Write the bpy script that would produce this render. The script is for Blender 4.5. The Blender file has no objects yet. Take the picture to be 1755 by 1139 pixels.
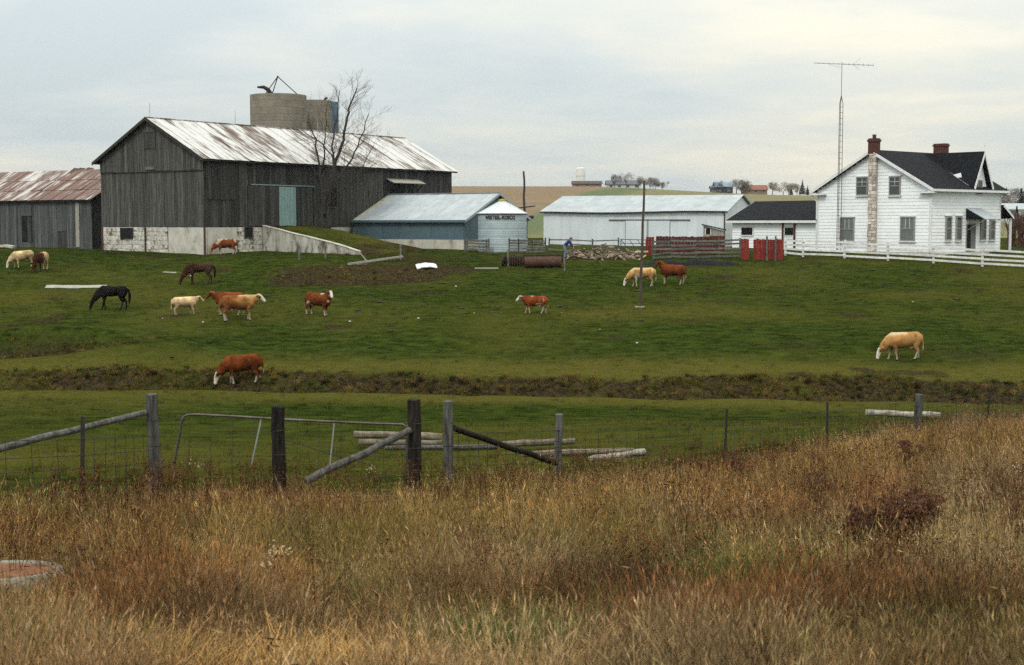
import bpy, bmesh, math, random
import numpy as np
from mathutils import Vector, Matrix, noise as mnoise
random.seed(7); rng = np.random.default_rng(11)
R = math.radians
scene = bpy.context.scene
col = scene.collection

# ------------------------------------------------------------------ camera, sky, sun, exposure
CZ = 10.0                     # eye height; valley floor is about z = 2
FPX, CX, CY, HOR = 2437.0, 877.5, 569.5, 385.0
PITCH = math.atan((CY - HOR) / FPX)
cam_d = bpy.data.cameras.new("camera"); cam = bpy.data.objects.new("camera", cam_d); col.objects.link(cam)
cam.location = (0, 0, CZ); cam.rotation_euler = (math.pi / 2 - PITCH, 0, 0)
cam_d.sensor_width = 36; cam_d.lens = 36 * FPX / 1755; cam_d.clip_start = 0.3; cam_d.clip_end = 9000
cam_d.dof.use_dof = True; cam_d.dof.focus_distance = 90; cam_d.dof.aperture_fstop = 7.0
scene.camera = cam

SUN_EL, SUN_AZ = R(46), R(205)      # azimuth clockwise from +y (view direction): behind and a little to the left
sun_d = bpy.data.lights.new("sun", 'SUN'); sun_d.energy = 1.5; sun_d.angle = R(15); sun_d.color = (1.0, 0.95, 0.86)
sun = bpy.data.objects.new("sun", sun_d); col.objects.link(sun)
sv = Vector((math.sin(SUN_AZ) * math.cos(SUN_EL), math.cos(SUN_AZ) * math.cos(SUN_EL), math.sin(SUN_EL)))
sun.rotation_euler = sv.to_track_quat('Z', 'Y').to_euler(); sun.location = (0, -30, 60)

world = bpy.data.worlds.new("World"); scene.world = world; world.use_nodes = True
def build_world():
    nt = world.node_tree; N = nt.nodes; L = nt.links; N.clear()
    out = N.new('ShaderNodeOutputWorld'); bg = N.new('ShaderNodeBackground'); bg.inputs[1].default_value = 0.1
    sky = N.new('ShaderNodeTexSky'); sky.sky_type = 'NISHITA'; sky.sun_disc = False
    sky.sun_elevation = SUN_EL; sky.sun_rotation = SUN_AZ; sky.air_density = 1; sky.dust_density = 2
    tc = N.new('ShaderNodeTexCoord'); sep = N.new('ShaderNodeSeparateXYZ'); L.new(tc.outputs['Generated'], sep.inputs[0])
    def math_(op, a, b=None, clamp=False):
        m = N.new('ShaderNodeMath'); m.operation = op; m.use_clamp = clamp
        for i, v in enumerate((a, b)):
            if v is None: continue
            if hasattr(v, 'links'): L.new(v, m.inputs[i])
            else: m.inputs[i].default_value = v
        return m.outputs[0]
    z = math_('MAXIMUM', sep.outputs[2], 0.0)
    zz = math_('ADD', z, 0.10)
    px = math_('DIVIDE', sep.outputs[0], zz); py = math_('DIVIDE', sep.outputs[1], zz)
    cmb = N.new('ShaderNodeCombineXYZ'); L.new(px, cmb.inputs[0]); L.new(py, cmb.inputs[1]); cmb.inputs[2].default_value = 3.3
    def noise_(scale, detail, rough, dist, off):
        mp = N.new('ShaderNodeMapping'); mp.inputs['Location'].default_value = off; L.new(cmb.outputs[0], mp.inputs[0])
        n = N.new('ShaderNodeTexNoise'); n.inputs['Scale'].default_value = scale; n.inputs['Detail'].default_value = detail
        n.inputs['Roughness'].default_value = rough; n.inputs['Distortion'].default_value = dist
        L.new(mp.outputs[0], n.inputs['Vector']); return n.outputs[0]
    n1 = noise_(0.34, 5, 0.5, 0.3, (5.2, 1.3, 0)); n2 = noise_(1.1, 6, 0.6, 0.3, (1.4, 8.0, 2))
    s = math_('ADD', math_('MULTIPLY', n1, 0.68), math_('MULTIPLY', n2, 0.32))
    rp = N.new('ShaderNodeValToRGB'); L.new(s, rp.inputs[0]); e = rp.color_ramp.elements
    e[0].position = 0.40; e[0].color = (5.8, 6.5, 6.65, 1)
    e[1].position = 0.62; e[1].color = (9.3, 8.8, 7.3, 1)
    m1 = e.new(0.46); m1.color = (6.6, 7.1, 7.0, 1)
    m2 = e.new(0.54); m2.color = (7.8, 7.85, 7.05, 1)
    # an overcast sky grows brighter toward the zenith
    lum = math_('ADD', math_('MULTIPLY', z, 2.3), 0.90)
    vm = N.new('ShaderNodeVectorMath'); vm.operation = 'SCALE'; L.new(rp.outputs[0], vm.inputs[0]); L.new(lum, vm.inputs['Scale'])
    mx = N.new('ShaderNodeMix'); mx.data_type = 'RGBA'; mx.inputs[0].default_value = 0.93
    L.new(sky.outputs[0], mx.inputs[6]); L.new(vm.outputs[0], mx.inputs[7])
    L.new(mx.outputs[2], bg.inputs[0]); L.new(bg.outputs[0], out.inputs[0])
build_world()
scene.view_settings.view_transform = 'Standard'; scene.view_settings.look = 'None'
scene.view_settings.exposure = 0.0; scene.view_settings.gamma = 1.0; scene.view_settings.use_curve_mapping = False
scene.cycles.max_bounces = 4; scene.cycles.diffuse_bounces = 2; scene.cycles.transparent_max_bounces = 6
scene.cycles.use_denoising = False; scene.cycles.use_adaptive_sampling = True; scene.cycles.adaptive_threshold = 0.02

# ------------------------------------------------------------------ pixel <-> place
cp, sp = math.cos(PITCH), math.sin(PITCH)
def ray(px, py):
    a = (px - CX) / FPX; b = (CY - py) / FPX
    y = cp + b * sp
    return a / y, (-sp + b * cp) / y          # x and z per metre of depth
def P(px, py, d):
    a, c = ray(px, py); return Vector((a * d, d, CZ + c * d))

# ------------------------------------------------------------------ terrain
def _h(ix, iy, s):
    n = (ix.astype(np.int64) * 374761393 + iy.astype(np.int64) * 668265263 + s * 974634777) & 0x7fffffff
    n = ((n ^ (n >> 13)) * 1274126177) & 0x7fffffff
    return ((n ^ (n >> 16)) & 0xffff) / 65535.0
def vnoise(x, y, sc, s=0):
    x = np.asarray(x, float) / sc; y = np.asarray(y, float) / sc
    ix = np.floor(x); iy = np.floor(y); fx = x - ix; fy = y - iy
    fx = fx * fx * (3 - 2 * fx); fy = fy * fy * (3 - 2 * fy)
    ix = ix.astype(np.int64); iy = iy.astype(np.int64)
    return (_h(ix, iy, s) * (1 - fx) + _h(ix + 1, iy, s) * fx) * (1 - fy) + (_h(ix, iy + 1, s) * (1 - fx) + _h(ix + 1, iy + 1, s) * fx) * fy
def fbm(x, y, sc, s=0, o=4):
    t = 0; a = 1; w = 0
    for i in range(o):
        t = t + a * vnoise(x, y, sc / 2 ** i, s + i * 17); w += a; a *= 0.5
    return t / w - 0.5
def sst(a, b, x):
    t = np.clip((np.asarray(x, float) - a) / (b - a), 0, 1); return t * t * (3 - 2 * t)
TAB = [(-60,-1.5),(0,-1.6),(3,-1.72),(6,-2.2),(8,-2.55),(11,-3.0),(15,-3.55),(19,-3.95),(22,-4.4),(26,-5.0),(32,-5.75),(43,-6.45),(52,-6.95),(58,-7.12),
       (65,-6.9),(70,-6.25),(75,-5.62),(80,-5.1),(88,-4.55),(96,-4.05),(100,-3.55),(104,-3.05),(108,-2.6),(112,-2.3),(118,-2.1),(125,-1.97),(150,-1.9),
       (200,-1.0),(300,3.2),(420,8.6),(540,13.6),(640,17.0),(700,18.0),(800,17.0),(1100,8.0),(1600,2.0),(2600,6.0),(5000,16.0)]
_td = np.arange(-60, 5000, 0.5); _tz = np.interp(_td, [t[0] for t in TAB], [t[1] for t in TAB])
_k = np.exp(-0.5 * (np.arange(-8, 9) * 0.5 / 1.4) ** 2); _k /= _k.sum()
_tz = np.convolve(np.pad(_tz, 8, mode='edge'), _k, mode='valid')
def ditch_c(x):
    return 62 - 0.125 * x + 2.0 * (vnoise(x, x * 0, 11, 5) - 0.5) + 0.9 * (vnoise(x, x * 0, 3.2, 6) - 0.5)
def ditch_mask(x, y):
    t = y - ditch_c(x)
    return sst(-3.2, -1.6, t) * (1 - sst(1.0, 3.0, t)) * (.72 + .5 * vnoise(x, x * 0, 4.5, 15))
def bank_mask(x, y):       # bare and shaggy part of the ditch sides
    t = y - ditch_c(x) + 2.4 * fbm(x, y, 2.6, 23, 3)
    return sst(-2.6, -1.6, t) * (1 - sst(2.9, 3.5, t))
def gully_mask(x, y):
    yc = 73.2 + 1.2 * (vnoise(x, x * 0, 6, 9) - 0.5) + 0.05 * (x + 22)
    t = y - yc
    return sst(-3.4, -1.2, t) * (1 - sst(-0.6, 1.9, t)) * (1 - sst(-20.5, -16.5, x))
def mud_mask(x, y):      # the trampled bank below the barn ramp
    yc = 98.3 + 0.25 * (x + 11) + 1.5 * (vnoise(x, x * 0, 5, 19) - 0.5)
    t = y - yc
    return sst(-2.6, -0.6, t) * (1 - sst(0.2, 2.2, t)) * sst(-18, -14, x) * (1 - sst(-6.5, -4, x))
def grel(x, y):
    x = np.asarray(x, float); y = np.asarray(y, float)
    w = sst(28, 45, y) * (1 - sst(68, 84, y))
    yy = y + 0.125 * x * w * (np.abs(x) < 60)
    z = np.interp(yy, _td, _tz)
    near = 1 - sst(140, 170, y)
    z = z - 1.2 * ditch_mask(x, y) - 1.25 * gully_mask(x, y) - 0.4 * mud_mask(x, y)
    z = z + 0.55 * sst(1.5, 10, x) * sst(16, 24, y) * (1 - sst(40, 52, y))
    z = z + 0.95 * np.exp(-(((x + 18.4) / 3.2) ** 2 + ((y - 71.2) / 2.0) ** 2)) + 0.5 * np.exp(-(((x + 24.5) / 3.0) ** 2 + ((y - 75.5) / 1.8) ** 2))      # grassy hump by the gully
    rough = np.maximum(ditch_mask(x, y), gully_mask(x, y) * 0.8)
    z = z + near * (0.22 * fbm(x, y, 9, 1, 2) * sst(3, 10, y) * (1 - sst(100, 112, y) * 0.7) + 0.09 * fbm(x, y, 1.8, 3, 3)) + rough * 1.0 * fbm(x, y, 1.2, 31, 3)
    far = sst(170, 420, y)
    z = z + far * 5.0 * fbm(x, y, 420, 41, 2) * np.minimum(1, y / 700)
    z = z - far * 9 * sst(0.30, 0.40, x / np.maximum(y, 1))           # the ridge falls away to the right
    z = z - far * 3.6 * sst(0.04, 0.2, x / np.maximum(y, 1))
    return z
def gz(x, y): return float(CZ + grel(x, y))
def G(x, y): return Vector((x, y, gz(x, y)))
_hd = np.linspace(5, 150, 5800)
def hit(px, py):
    a, c = ray(px, py); z = grel(a * _hd, _hd); m = np.nonzero(c * _hd < z)[0]
    d = _hd[m[0]] if len(m) else 149.0
    return G(a * d, d)
def at_d(px, d):
    a, _ = ray(px, 440); return G(a * d, d)
def pxm(d): return FPX / d

# ------------------------------------------------------------------ helpers: tags, meshes
def tag(o, label=None, cat=None, group=None, kind=None):
    if label: o['label'] = label
    if cat: o['category'] = cat
    if group: o['group'] = group
    if kind: o['kind'] = kind
    return o
def empty(name, loc=(0, 0, 0), rz=0.0):
    o = bpy.data.objects.new(name, None); col.objects.link(o); o.location = loc; o.rotation_euler = (0, 0, rz)
    o.empty_display_size = 0.3; return o
def thing(name, label, cat, loc=(0, 0, 0), rz=0.0, group=None):
    return tag(empty(name, loc, rz), label, cat, group)
def link_mesh(name, me, m=None, parent=None, smooth=False):
    o = bpy.data.objects.new(name, me); col.objects.link(o)
    if m is not None and not me.materials: me.materials.append(m)
    if parent is not None: o.parent = parent
    if smooth: me.polygons.foreach_set('use_smooth', [True] * len(me.polygons))
    return o
def roughen(o, amp, sc=6.0):
    for v in o.data.vertices:
        n = mnoise.noise_vector(Vector(v.co) * sc + Vector(o.data.vertices[0].co)); v.co += Vector((n.x, n.y, n.z * .3)) * amp
    return o
class MB:
    def __init__(s): s.v = []; s.f = []
    def add(s, vs, fs):
        b = len(s.v); s.v += [tuple(v) for v in vs]; s.f += [tuple(i + b for i in f) for f in fs]; return s
    def box(s, x0, x1, y0, y1, z0, z1):
        return s.add([(x0,y0,z0),(x1,y0,z0),(x1,y1,z0),(x0,y1,z0),(x0,y0,z1),(x1,y0,z1),(x1,y1,z1),(x0,y1,z1)],
              [(0,3,2,1),(4,5,6,7),(0,1,5,4),(1,2,6,5),(2,3,7,6),(3,0,4,7)])
    def prism(s, poly, off):
        """poly: 3-D outline, off: vector of extrusion"""
        n = len(poly); off = Vector(off); a = [Vector(p) for p in poly]; b = [p + off for p in a]
        nrm = (a[1] - a[0]).cross(a[2] - a[0])
        fs = [tuple(range(n)), tuple(range(2 * n - 1, n - 1, -1))] + [(i, i + n, (i + 1) % n + n, (i + 1) % n) for i in range(n)]
        if nrm.dot(off) > 0: fs = [tuple(reversed(f)) for f in fs]
        return s.add(a + b, fs)
    def beam(s, p, q, w, h, up=(0, 0, 1)):
        p = Vector(p); q = Vector(q); t = (q - p).normalized(); upv = Vector(up)
        if abs(t.dot(upv)) > 0.98: upv = Vector((1, 0, 0))
        l = t.cross(upv).normalized(); u = l.cross(t)
        c = [p + l * (sx * w / 2) + u * (sz * h / 2) for sx, sz in ((-1,-1),(1,-1),(1,1),(-1,1))]
        c += [q + l * (sx * w / 2) + u * (sz * h / 2) for sx, sz in ((-1,-1),(1,-1),(1,1),(-1,1))]
        return s.add(c, [(0,1,2,3),(7,6,5,4),(0,4,5,1),(1,5,6,2),(2,6,7,3),(3,7,4,0)])
    def tube(s, pts, rad, n=8, lat=None, cap=True):
        """rad: float, list of floats or list of (lateral, other) pairs"""
        pts = [Vector(p) for p in pts]; m = len(pts)
        if not isinstance(rad, (list, tuple)): rad = [rad] * m
        vs = []; prev = None
        for i, p in enumerate(pts):
            t = (pts[min(i + 1, m - 1)] - pts[max(i - 1, 0)])
            t = t.normalized() if t.length > 1e-9 else Vector((0, 0, 1))
            if lat is not None: l = Vector(lat) - t * t.dot(Vector(lat))
            elif prev is not None: l = prev - t * t.dot(prev)
            else:
                l = t.orthogonal()
            l.normalize(); prev = l; u = t.cross(l)
            r = rad[i]; ra, rb = r if isinstance(r, (tuple, list)) else (r, r)
            for k in range(n):
                a = 2 * math.pi * k / n
                vs.append(p + l * (ra * math.cos(a)) + u * (rb * math.sin(a)))
        fs = []
        for i in range(m - 1):
            for k in range(n):
                k2 = (k + 1) % n
                fs.append((i * n + k, i * n + k2, (i + 1) * n + k2, (i + 1) * n + k))
        if cap:
            fs.append(tuple(range(n - 1, -1, -1))); fs.append(tuple((m - 1) * n + k for k in range(n)))
        return s.add(vs, fs)
    def lathe(s, prof, n=32, c=(0, 0, 0), closed=False):
        vs = []; m = len(prof)
        for r, z in prof:
            for k in range(n):
                a = 2 * math.pi * k / n; vs.append((c[0] + r * math.cos(a), c[1] + r * math.sin(a), c[2] + z))
        fs = []
        for i in range(m if closed else m - 1):
            j = (i + 1) % m
            for k in range(n):
                k2 = (k + 1) % n; fs.append((i * n + k, i * n + k2, j * n + k2, j * n + k))
        return s.add(vs, fs)
    def mesh(s, name):
        me = bpy.data.meshes.new(name); me.from_pydata([tuple(v) for v in s.v], [], s.f); me.update(); return me
    def build(s, name, m, parent=None, smooth=False, bevel=0):
        o = link_mesh(name, s.mesh(name), m, parent, smooth)
        if bevel:
            b = o.modifiers.new('bevel', 'BEVEL'); b.width = bevel; b.segments = 1; b.limit_method = 'ANGLE'
        return o
def box_part(name, m, parent, *b): return MB().box(*b).build(name, m, parent)

# ------------------------------------------------------------------ materials
def ntmat(name):
    m = bpy.data.materials.new(name); m.use_nodes = True; nt = m.node_tree
    return m, nt, nt.nodes, nt.links, nt.nodes['Principled BSDF']
def mix(N, L, f, a, b, t='MIX'):
    x = N.new('ShaderNodeMix'); x.data_type = 'RGBA'; x.blend_type = t
    for i, v in ((0, f), (6, a), (7, b)):
        if hasattr(v, 'links'): L.new(v, x.inputs[i])
        elif i == 0: x.inputs[0].default_value = v
        else: x.inputs[i].default_value = (*v[:3], 1)
    return x.outputs[2]
def ramp(N, L, v, a, b):
    r = N.new('ShaderNodeMapRange'); r.clamp = True; L.new(v, r.inputs[0]); r.inputs[1].default_value = a; r.inputs[2].default_value = b
    return r.outputs[0]
def noisen(N, L, vec, sc, det=4, rough=0.6, dist=0.0):
    n = N.new('ShaderNodeTexNoise'); n.inputs['Scale'].default_value = sc; n.inputs['Detail'].default_value = det
    n.inputs['Roughness'].default_value = rough; n.inputs['Distortion'].default_value = dist
    if vec is not None: L.new(vec, n.inputs['Vector'])
    return n.outputs[0]
def coords(N, L, stretch=(1, 1, 1), rnd=True, kind='Object', rot=None):
    tc = N.new('ShaderNodeTexCoord'); mp = N.new('ShaderNodeMapping'); mp.inputs['Scale'].default_value = stretch
    if rot: mp.inputs['Rotation'].default_value = rot
    L.new(tc.outputs[kind], mp.inputs[0])
    if not rnd: return mp.outputs[0]
    oi = N.new('ShaderNodeObjectInfo'); m = N.new('ShaderNodeMath'); m.operation = 'MULTIPLY'; m.inputs[1].default_value = 53.0
    L.new(oi.outputs['Random'], m.inputs[0]); va = N.new('ShaderNodeVectorMath'); va.operation = 'ADD'
    L.new(mp.outputs[0], va.inputs[0]); L.new(m.outputs[0], va.inputs[1]); return va.outputs[0]
def pm(name, c1, c2=None, scale=3, stretch=(1, 1, 1), rough=0.85, bump=0.0, metal=0.0, vary=0.0, c3=None, lo=0.35, hi=0.65, spec=0.3, scale2=None, t3=(0.58, 0.7), rnd=True, bdist=0.02):
    m, nt, N, L, B = ntmat(name)
    B.inputs['Roughness'].default_value = rough; B.inputs['Metallic'].default_value = metal; B.inputs['Specular IOR Level'].default_value = spec
    c2 = c2 or tuple(c * 0.7 for c in c1)
    v = coords(N, L, stretch, rnd); n = noisen(N, L, v, scale, 6, 0.62)
    c = mix(N, L, ramp(N, L, n, lo, hi), c1, c2)
    if c3:
        n2 = noisen(N, L, v, scale2 or scale * 0.37, 5, 0.65); c = mix(N, L, ramp(N, L, n2, *t3), c, c3)
    if vary:
        oi = N.new('ShaderNodeObjectInfo'); r = N.new('ShaderNodeMapRange'); L.new(oi.outputs['Random'], r.inputs[0])
        r.inputs[3].default_value = 1 - vary; r.inputs[4].default_value = 1 + vary
        hsv = N.new('ShaderNodeHueSaturation'); L.new(c, hsv.inputs['Color']); L.new(r.outputs[0], hsv.inputs['Value']); c = hsv.outputs[0]
    L.new(c, B.inputs['Base Color'])
    if bump:
        b = N.new('ShaderNodeBump'); b.inputs['Strength'].default_value = bump; b.inputs['Distance'].default_value = bdist
        L.new(n, b.inputs['Height']); L.new(b.outputs[0], B.inputs['Normal'])
    return m
M = {}
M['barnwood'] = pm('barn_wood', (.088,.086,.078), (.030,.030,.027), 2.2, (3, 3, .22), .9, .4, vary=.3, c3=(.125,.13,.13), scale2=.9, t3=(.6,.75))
M['barnwood_shaded'] = pm('barn_wood_shaded', (.054,.053,.049), (.017,.017,.016), 2.2, (3, 3, .22), .9, .4, vary=.42, c3=(.09,.092,.09), scale2=.9, t3=(.6,.75))  # darker copy of barn boards, the side wall's shade put into its colour
M['shedwood'] = pm('shed_wood', (.092,.096,.095), (.036,.039,.039), 2.0, (3, 3, .22), .9, .4, vary=.35, c3=(.16,.165,.165), scale2=.9, t3=(.6,.75))
M['dark'] = pm('dark_interior', (.006,.006,.006), rough=.9)  # near-black colour standing in for the shade of unlit interiors
M['greywood'] = pm('grey_rail_wood', (.15,.15,.135), (.06,.058,.05), 5, (1, 1, 1), .9, .4, vary=.25)
M['oldpost'] = pm('weathered_post', (.105,.104,.095), (.03,.028,.024), 6, (3, 3, .5), .95, .8, vary=.2, bdist=.03)
M['darkpost'] = pm('dark_post', (.030,.026,.021), (.007,.006,.005), 6, (3, 3, .5), .95, .8, vary=.15, spec=.1, bdist=.03)
M['tealboard'] = pm('teal_paint', (.20,.30,.30), (.14,.22,.22), 3, (2, 2, .4), .8, .2, vary=.1)
M['whiteblock'] = pm('whitewashed_block', (.58,.57,.52), (.33,.30,.25), 3, (1, 1, 1), .9, .4, vary=.12, c3=(.13,.095,.065), scale2=2.2, t3=(.52,.64))
M['concrete'] = pm('stained_concrete', (.46,.45,.40), (.25,.235,.20), 1.6, (1, 1, .35), .9, .4, c3=(.06,.05,.038), scale2=1.5, t3=(.49,.62))
M['plaster'] = pm('plain_concrete', (.50,.485,.43), (.36,.34,.29), 1.3, (1, 1, .6), .9, .2, c3=(.20,.155,.105), scale2=1.2, t3=(.55,.72))
def roof_rust(name, base, base2, rust, amt, sx=1.0):
    m, nt, N, L, B = ntmat(name); B.inputs['Roughness'].default_value = .55; B.inputs['Metallic'].default_value = .0; B.inputs['Specular IOR Level'].default_value = .45
    v = coords(N, L, (1.5 * sx, .3, .3), True)
    n = noisen(N, L, v, 1.6, 6, .65, .2); n2 = noisen(N, L, coords(N, L, (1.4, .5, .5), False), .33, 4, .6)
    ad = N.new('ShaderNodeMath'); ad.operation = 'ADD'; L.new(n, ad.inputs[0]); L.new(n2, ad.inputs[1])
    oi = N.new('ShaderNodeObjectInfo'); r = N.new('ShaderNodeMapRange'); L.new(oi.outputs['Random'], r.inputs[0]); r.inputs[3].default_value = -.07; r.inputs[4].default_value = .09
    ad2 = N.new('ShaderNodeMath'); ad2.operation = 'ADD'; L.new(ad.outputs[0], ad2.inputs[0]); L.new(r.outputs[0], ad2.inputs[1])
    f = ramp(N, L, ad2.outputs[0], 1.22 - amt, 1.40 - amt)
    nb = noisen(N, L, v, 4.5, 4, .6)
    c = mix(N, L, nb, base, base2); c = mix(N, L, f, c, mix(N, L, nb, rust, tuple(k * .5 for k in rust)))
    L.new(c, B.inputs['Base Color']); return m
M['tinroof'] = roof_rust('galvanised_roof', (.58,.575,.57), (.36,.36,.365), (.11,.068,.045), .25)
M['rustroof'] = roof_rust('rusted_roof', (.50,.48,.46), (.36,.34,.32), (.13,.055,.03), .40)
M['darkbrown'] = pm('dark_brown_trim', (.035,.028,.024), rough=.9)
M['bluesteel'] = pm('blue_painted_steel', (.085,.130,.155), (.065,.104,.126), 2, rough=.55, vary=.05)
M['steelroof'] = pm('pale_steel_roof', (.32,.355,.38), (.23,.265,.29), .8, (1, 1, 1), .5, vary=.04, spec=.5)
M['steelroof_stain'] = pm('stained_steel_roof', (.27,.26,.17), (.40,.42,.38), 1.3, rough=.6)
M['whitesteel'] = pm('white_steel_siding', (.60,.65,.67), (.52,.57,.60), .9, (1, 1, .4), .6, vary=.03)
M['binsteel'] = pm('galvanised_bin', (.37,.44,.46), (.28,.345,.37), 1.6, (1, 1, .5), .5, metal=.15, spec=.5)
M['binroof'] = pm('galvanised_bin_roof', (.55,.60,.61), (.45,.5,.52), 2, rough=.5, spec=.5)
M['yellow'] = pm('yellow_paint', (.45,.30,.05), rough=.6)
M['silo'] = pm('silo_concrete', (.235,.21,.165), (.165,.147,.118), 1.0, (1, 1, .3), .9, .2, c3=(.13,.115,.095), vary=.06)
M['bluesilo'] = pm('blue_silo', (.10,.17,.24), (.07,.12,.18), 2, (1, 1, .3), .5, vary=.05)
M['whitepaint'] = pm('white_clapboard', (.82,.84,.85), (.74,.76,.775), 1.2, (1, 1, 1), .7, vary=.035)
M['trim'] = pm('white_trim', (.72,.73,.73), (.6,.61,.61), 3, rough=.65)
M['winframe'] = pm('grey_window_frame', (.27,.27,.26), (.2,.2,.195), 5, rough=.7)
M['shingle'] = pm('black_shingles', (.007,.008,.011), (.017,.018,.021), 7, rough=.95, bump=.5, vary=.1, spec=.08)
M['brick'] = pm('red_brick', (.10,.036,.028), (.05,.022,.018), 9, rough=.9, bump=.3)
M['stone'] = pm('field_stone', (.62,.55,.49), (.36,.30,.26), 5, rough=.9, bump=.8, vary=.4, bdist=.05)
M['redpaint'] = pm('barn_red_paint', (.20,.020,.014), (.13,.016,.012), 3, (2, 2, .5), .85, .2, vary=.15)
M['reddark'] = pm('dark_red_paint', (.085,.016,.012), (.045,.012,.010), 3, (2, 2, .5), .9, .3, vary=.3)  # darker red for the boards standing behind the corral planks
M['rust'] = pm('rusty_iron', (.085,.04,.028), (.04,.02,.016), 7, rough=.85, bump=.3, c3=(.13,.07,.05))
M['rustdark'] = pm('dark_iron', (.03,.02,.018), (.015,.012,.011), 6, rough=.8)
M['pipe'] = pm('gate_pipe', (.11,.11,.10), (.06,.038,.03), 4, (1, 1, 1), .5, metal=.5)
M['galv'] = pm('galvanised_strip', (.32,.35,.36), rough=.5, metal=.4)
M['wire'] = pm('fence_wire', (.035,.03,.027), rough=.8)
M['bark'] = pm('grey_bark', (.055,.048,.042), (.025,.022,.02), 8, (2, 2, .5), .95, .4)
M['twig'] = pm('twigs', (.065,.055,.048), rough=.95)
M['log'] = pm('peeled_log', (.19,.16,.115), (.08,.065,.045), 6, (1, 1, 1), .9, .4, vary=.2)
M['palelog'] = pm('pale_bark_log', (.34,.31,.26), (.15,.13,.10), 5, rough=.9, bump=.3)
M['firewood'] = pm('split_firewood', (.27,.21,.15), (.08,.055,.04), 4, rough=.9, bump=.3, vary=.75)
M['tarp'] = pm('black_plastic', (.004,.005,.007), (.010,.011,.013), 3, rough=.8, bump=.4, spec=.08)
M['whitesheet'] = pm('white_sheet', (.60,.63,.64), (.45,.48,.5), 3, rough=.6)
M['palewood'] = pm('bleached_board', (.33,.32,.28), (.22,.21,.18), 5, rough=.9)
def glass_mat(name, c):
    m, nt, N, L, B = ntmat(name); B.inputs['Base Color'].default_value = (*c, 1); B.inputs['Roughness'].default_value = .08; B.inputs['Specular IOR Level'].default_value = .6; return m
M['pane'] = glass_mat('window_glass', (.045,.05,.05)); M['curtain'] = pm('net_curtain', (.17,.18,.18), (.10,.105,.105), 14, (1, 1, .15), .8)
# ------------------------------------------------------------------ ground and hills
FENCE_PX = [(-140, 16.5), (138, 18.2), (260, 20.6), (473, 19.3), (708, 20.6), (767, 22.6), (957, 26.0), (1245, 28.5), (1420, 31.5), (1576, 34.5), (1697, 38.5), (1900, 45)]
_fx = np.array([ray(p, 760)[0] * d for p, d in FENCE_PX if p != 473]); _fd = np.array([d for p, d in FENCE_PX if p != 473])
def fence_y(x): return np.interp(x, _fx, _fd)
def tall_mask(x, y):       # 1 inside the rough, tall grass on the roadside bank
    x = np.asarray(x, float); y = np.asarray(y, float)
    e = fence_y(x) + 0.9 + 2.6 * fbm(x, y, 3.5, 77, 2) + 0.8 * sst(2, 10, x)
    return 1 - sst(e - .8, e + .8, y)
def dirt_mask(x, y):
    x = np.asarray(x, float); y = np.asarray(y, float)
    n = fbm(x, y, 4.5, 51, 4)
    def blob(px, py, rx, ry):
        p = hit(px, py); return np.exp(-(((x - p.x) / rx) ** 2 + ((y - p.y) / ry) ** 2))
    d = 1.5 * blob(600, 466, 6, 2.4) + 1.2 * blob(700, 462, 4, 1.6) + 1.0 * blob(510, 484, 3, 1.2) + .6 * blob(740, 443, 7, 3.2) + .8 * blob(860, 430, 5, 2.5) + .65 * blob(130, 455, 3.5, 2) + .5 * blob(60, 462, 4, 2) + .8 * blob(240, 428, 8, 1.6) \
        + .75 * blob(640, 432, 5, 4) + .5 * blob(1180, 455, 9, 2) + .35 * blob(1300, 480, 12, 3) + .4 * blob(1500, 445, 12, 1.5) + .45 * blob(1450, 590, 10, 2.0) + .35 * blob(1640, 610, 6, 2)
    return np.clip(d * (0.75 + 1.6 * n) - .12, 0, 1)
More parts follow.
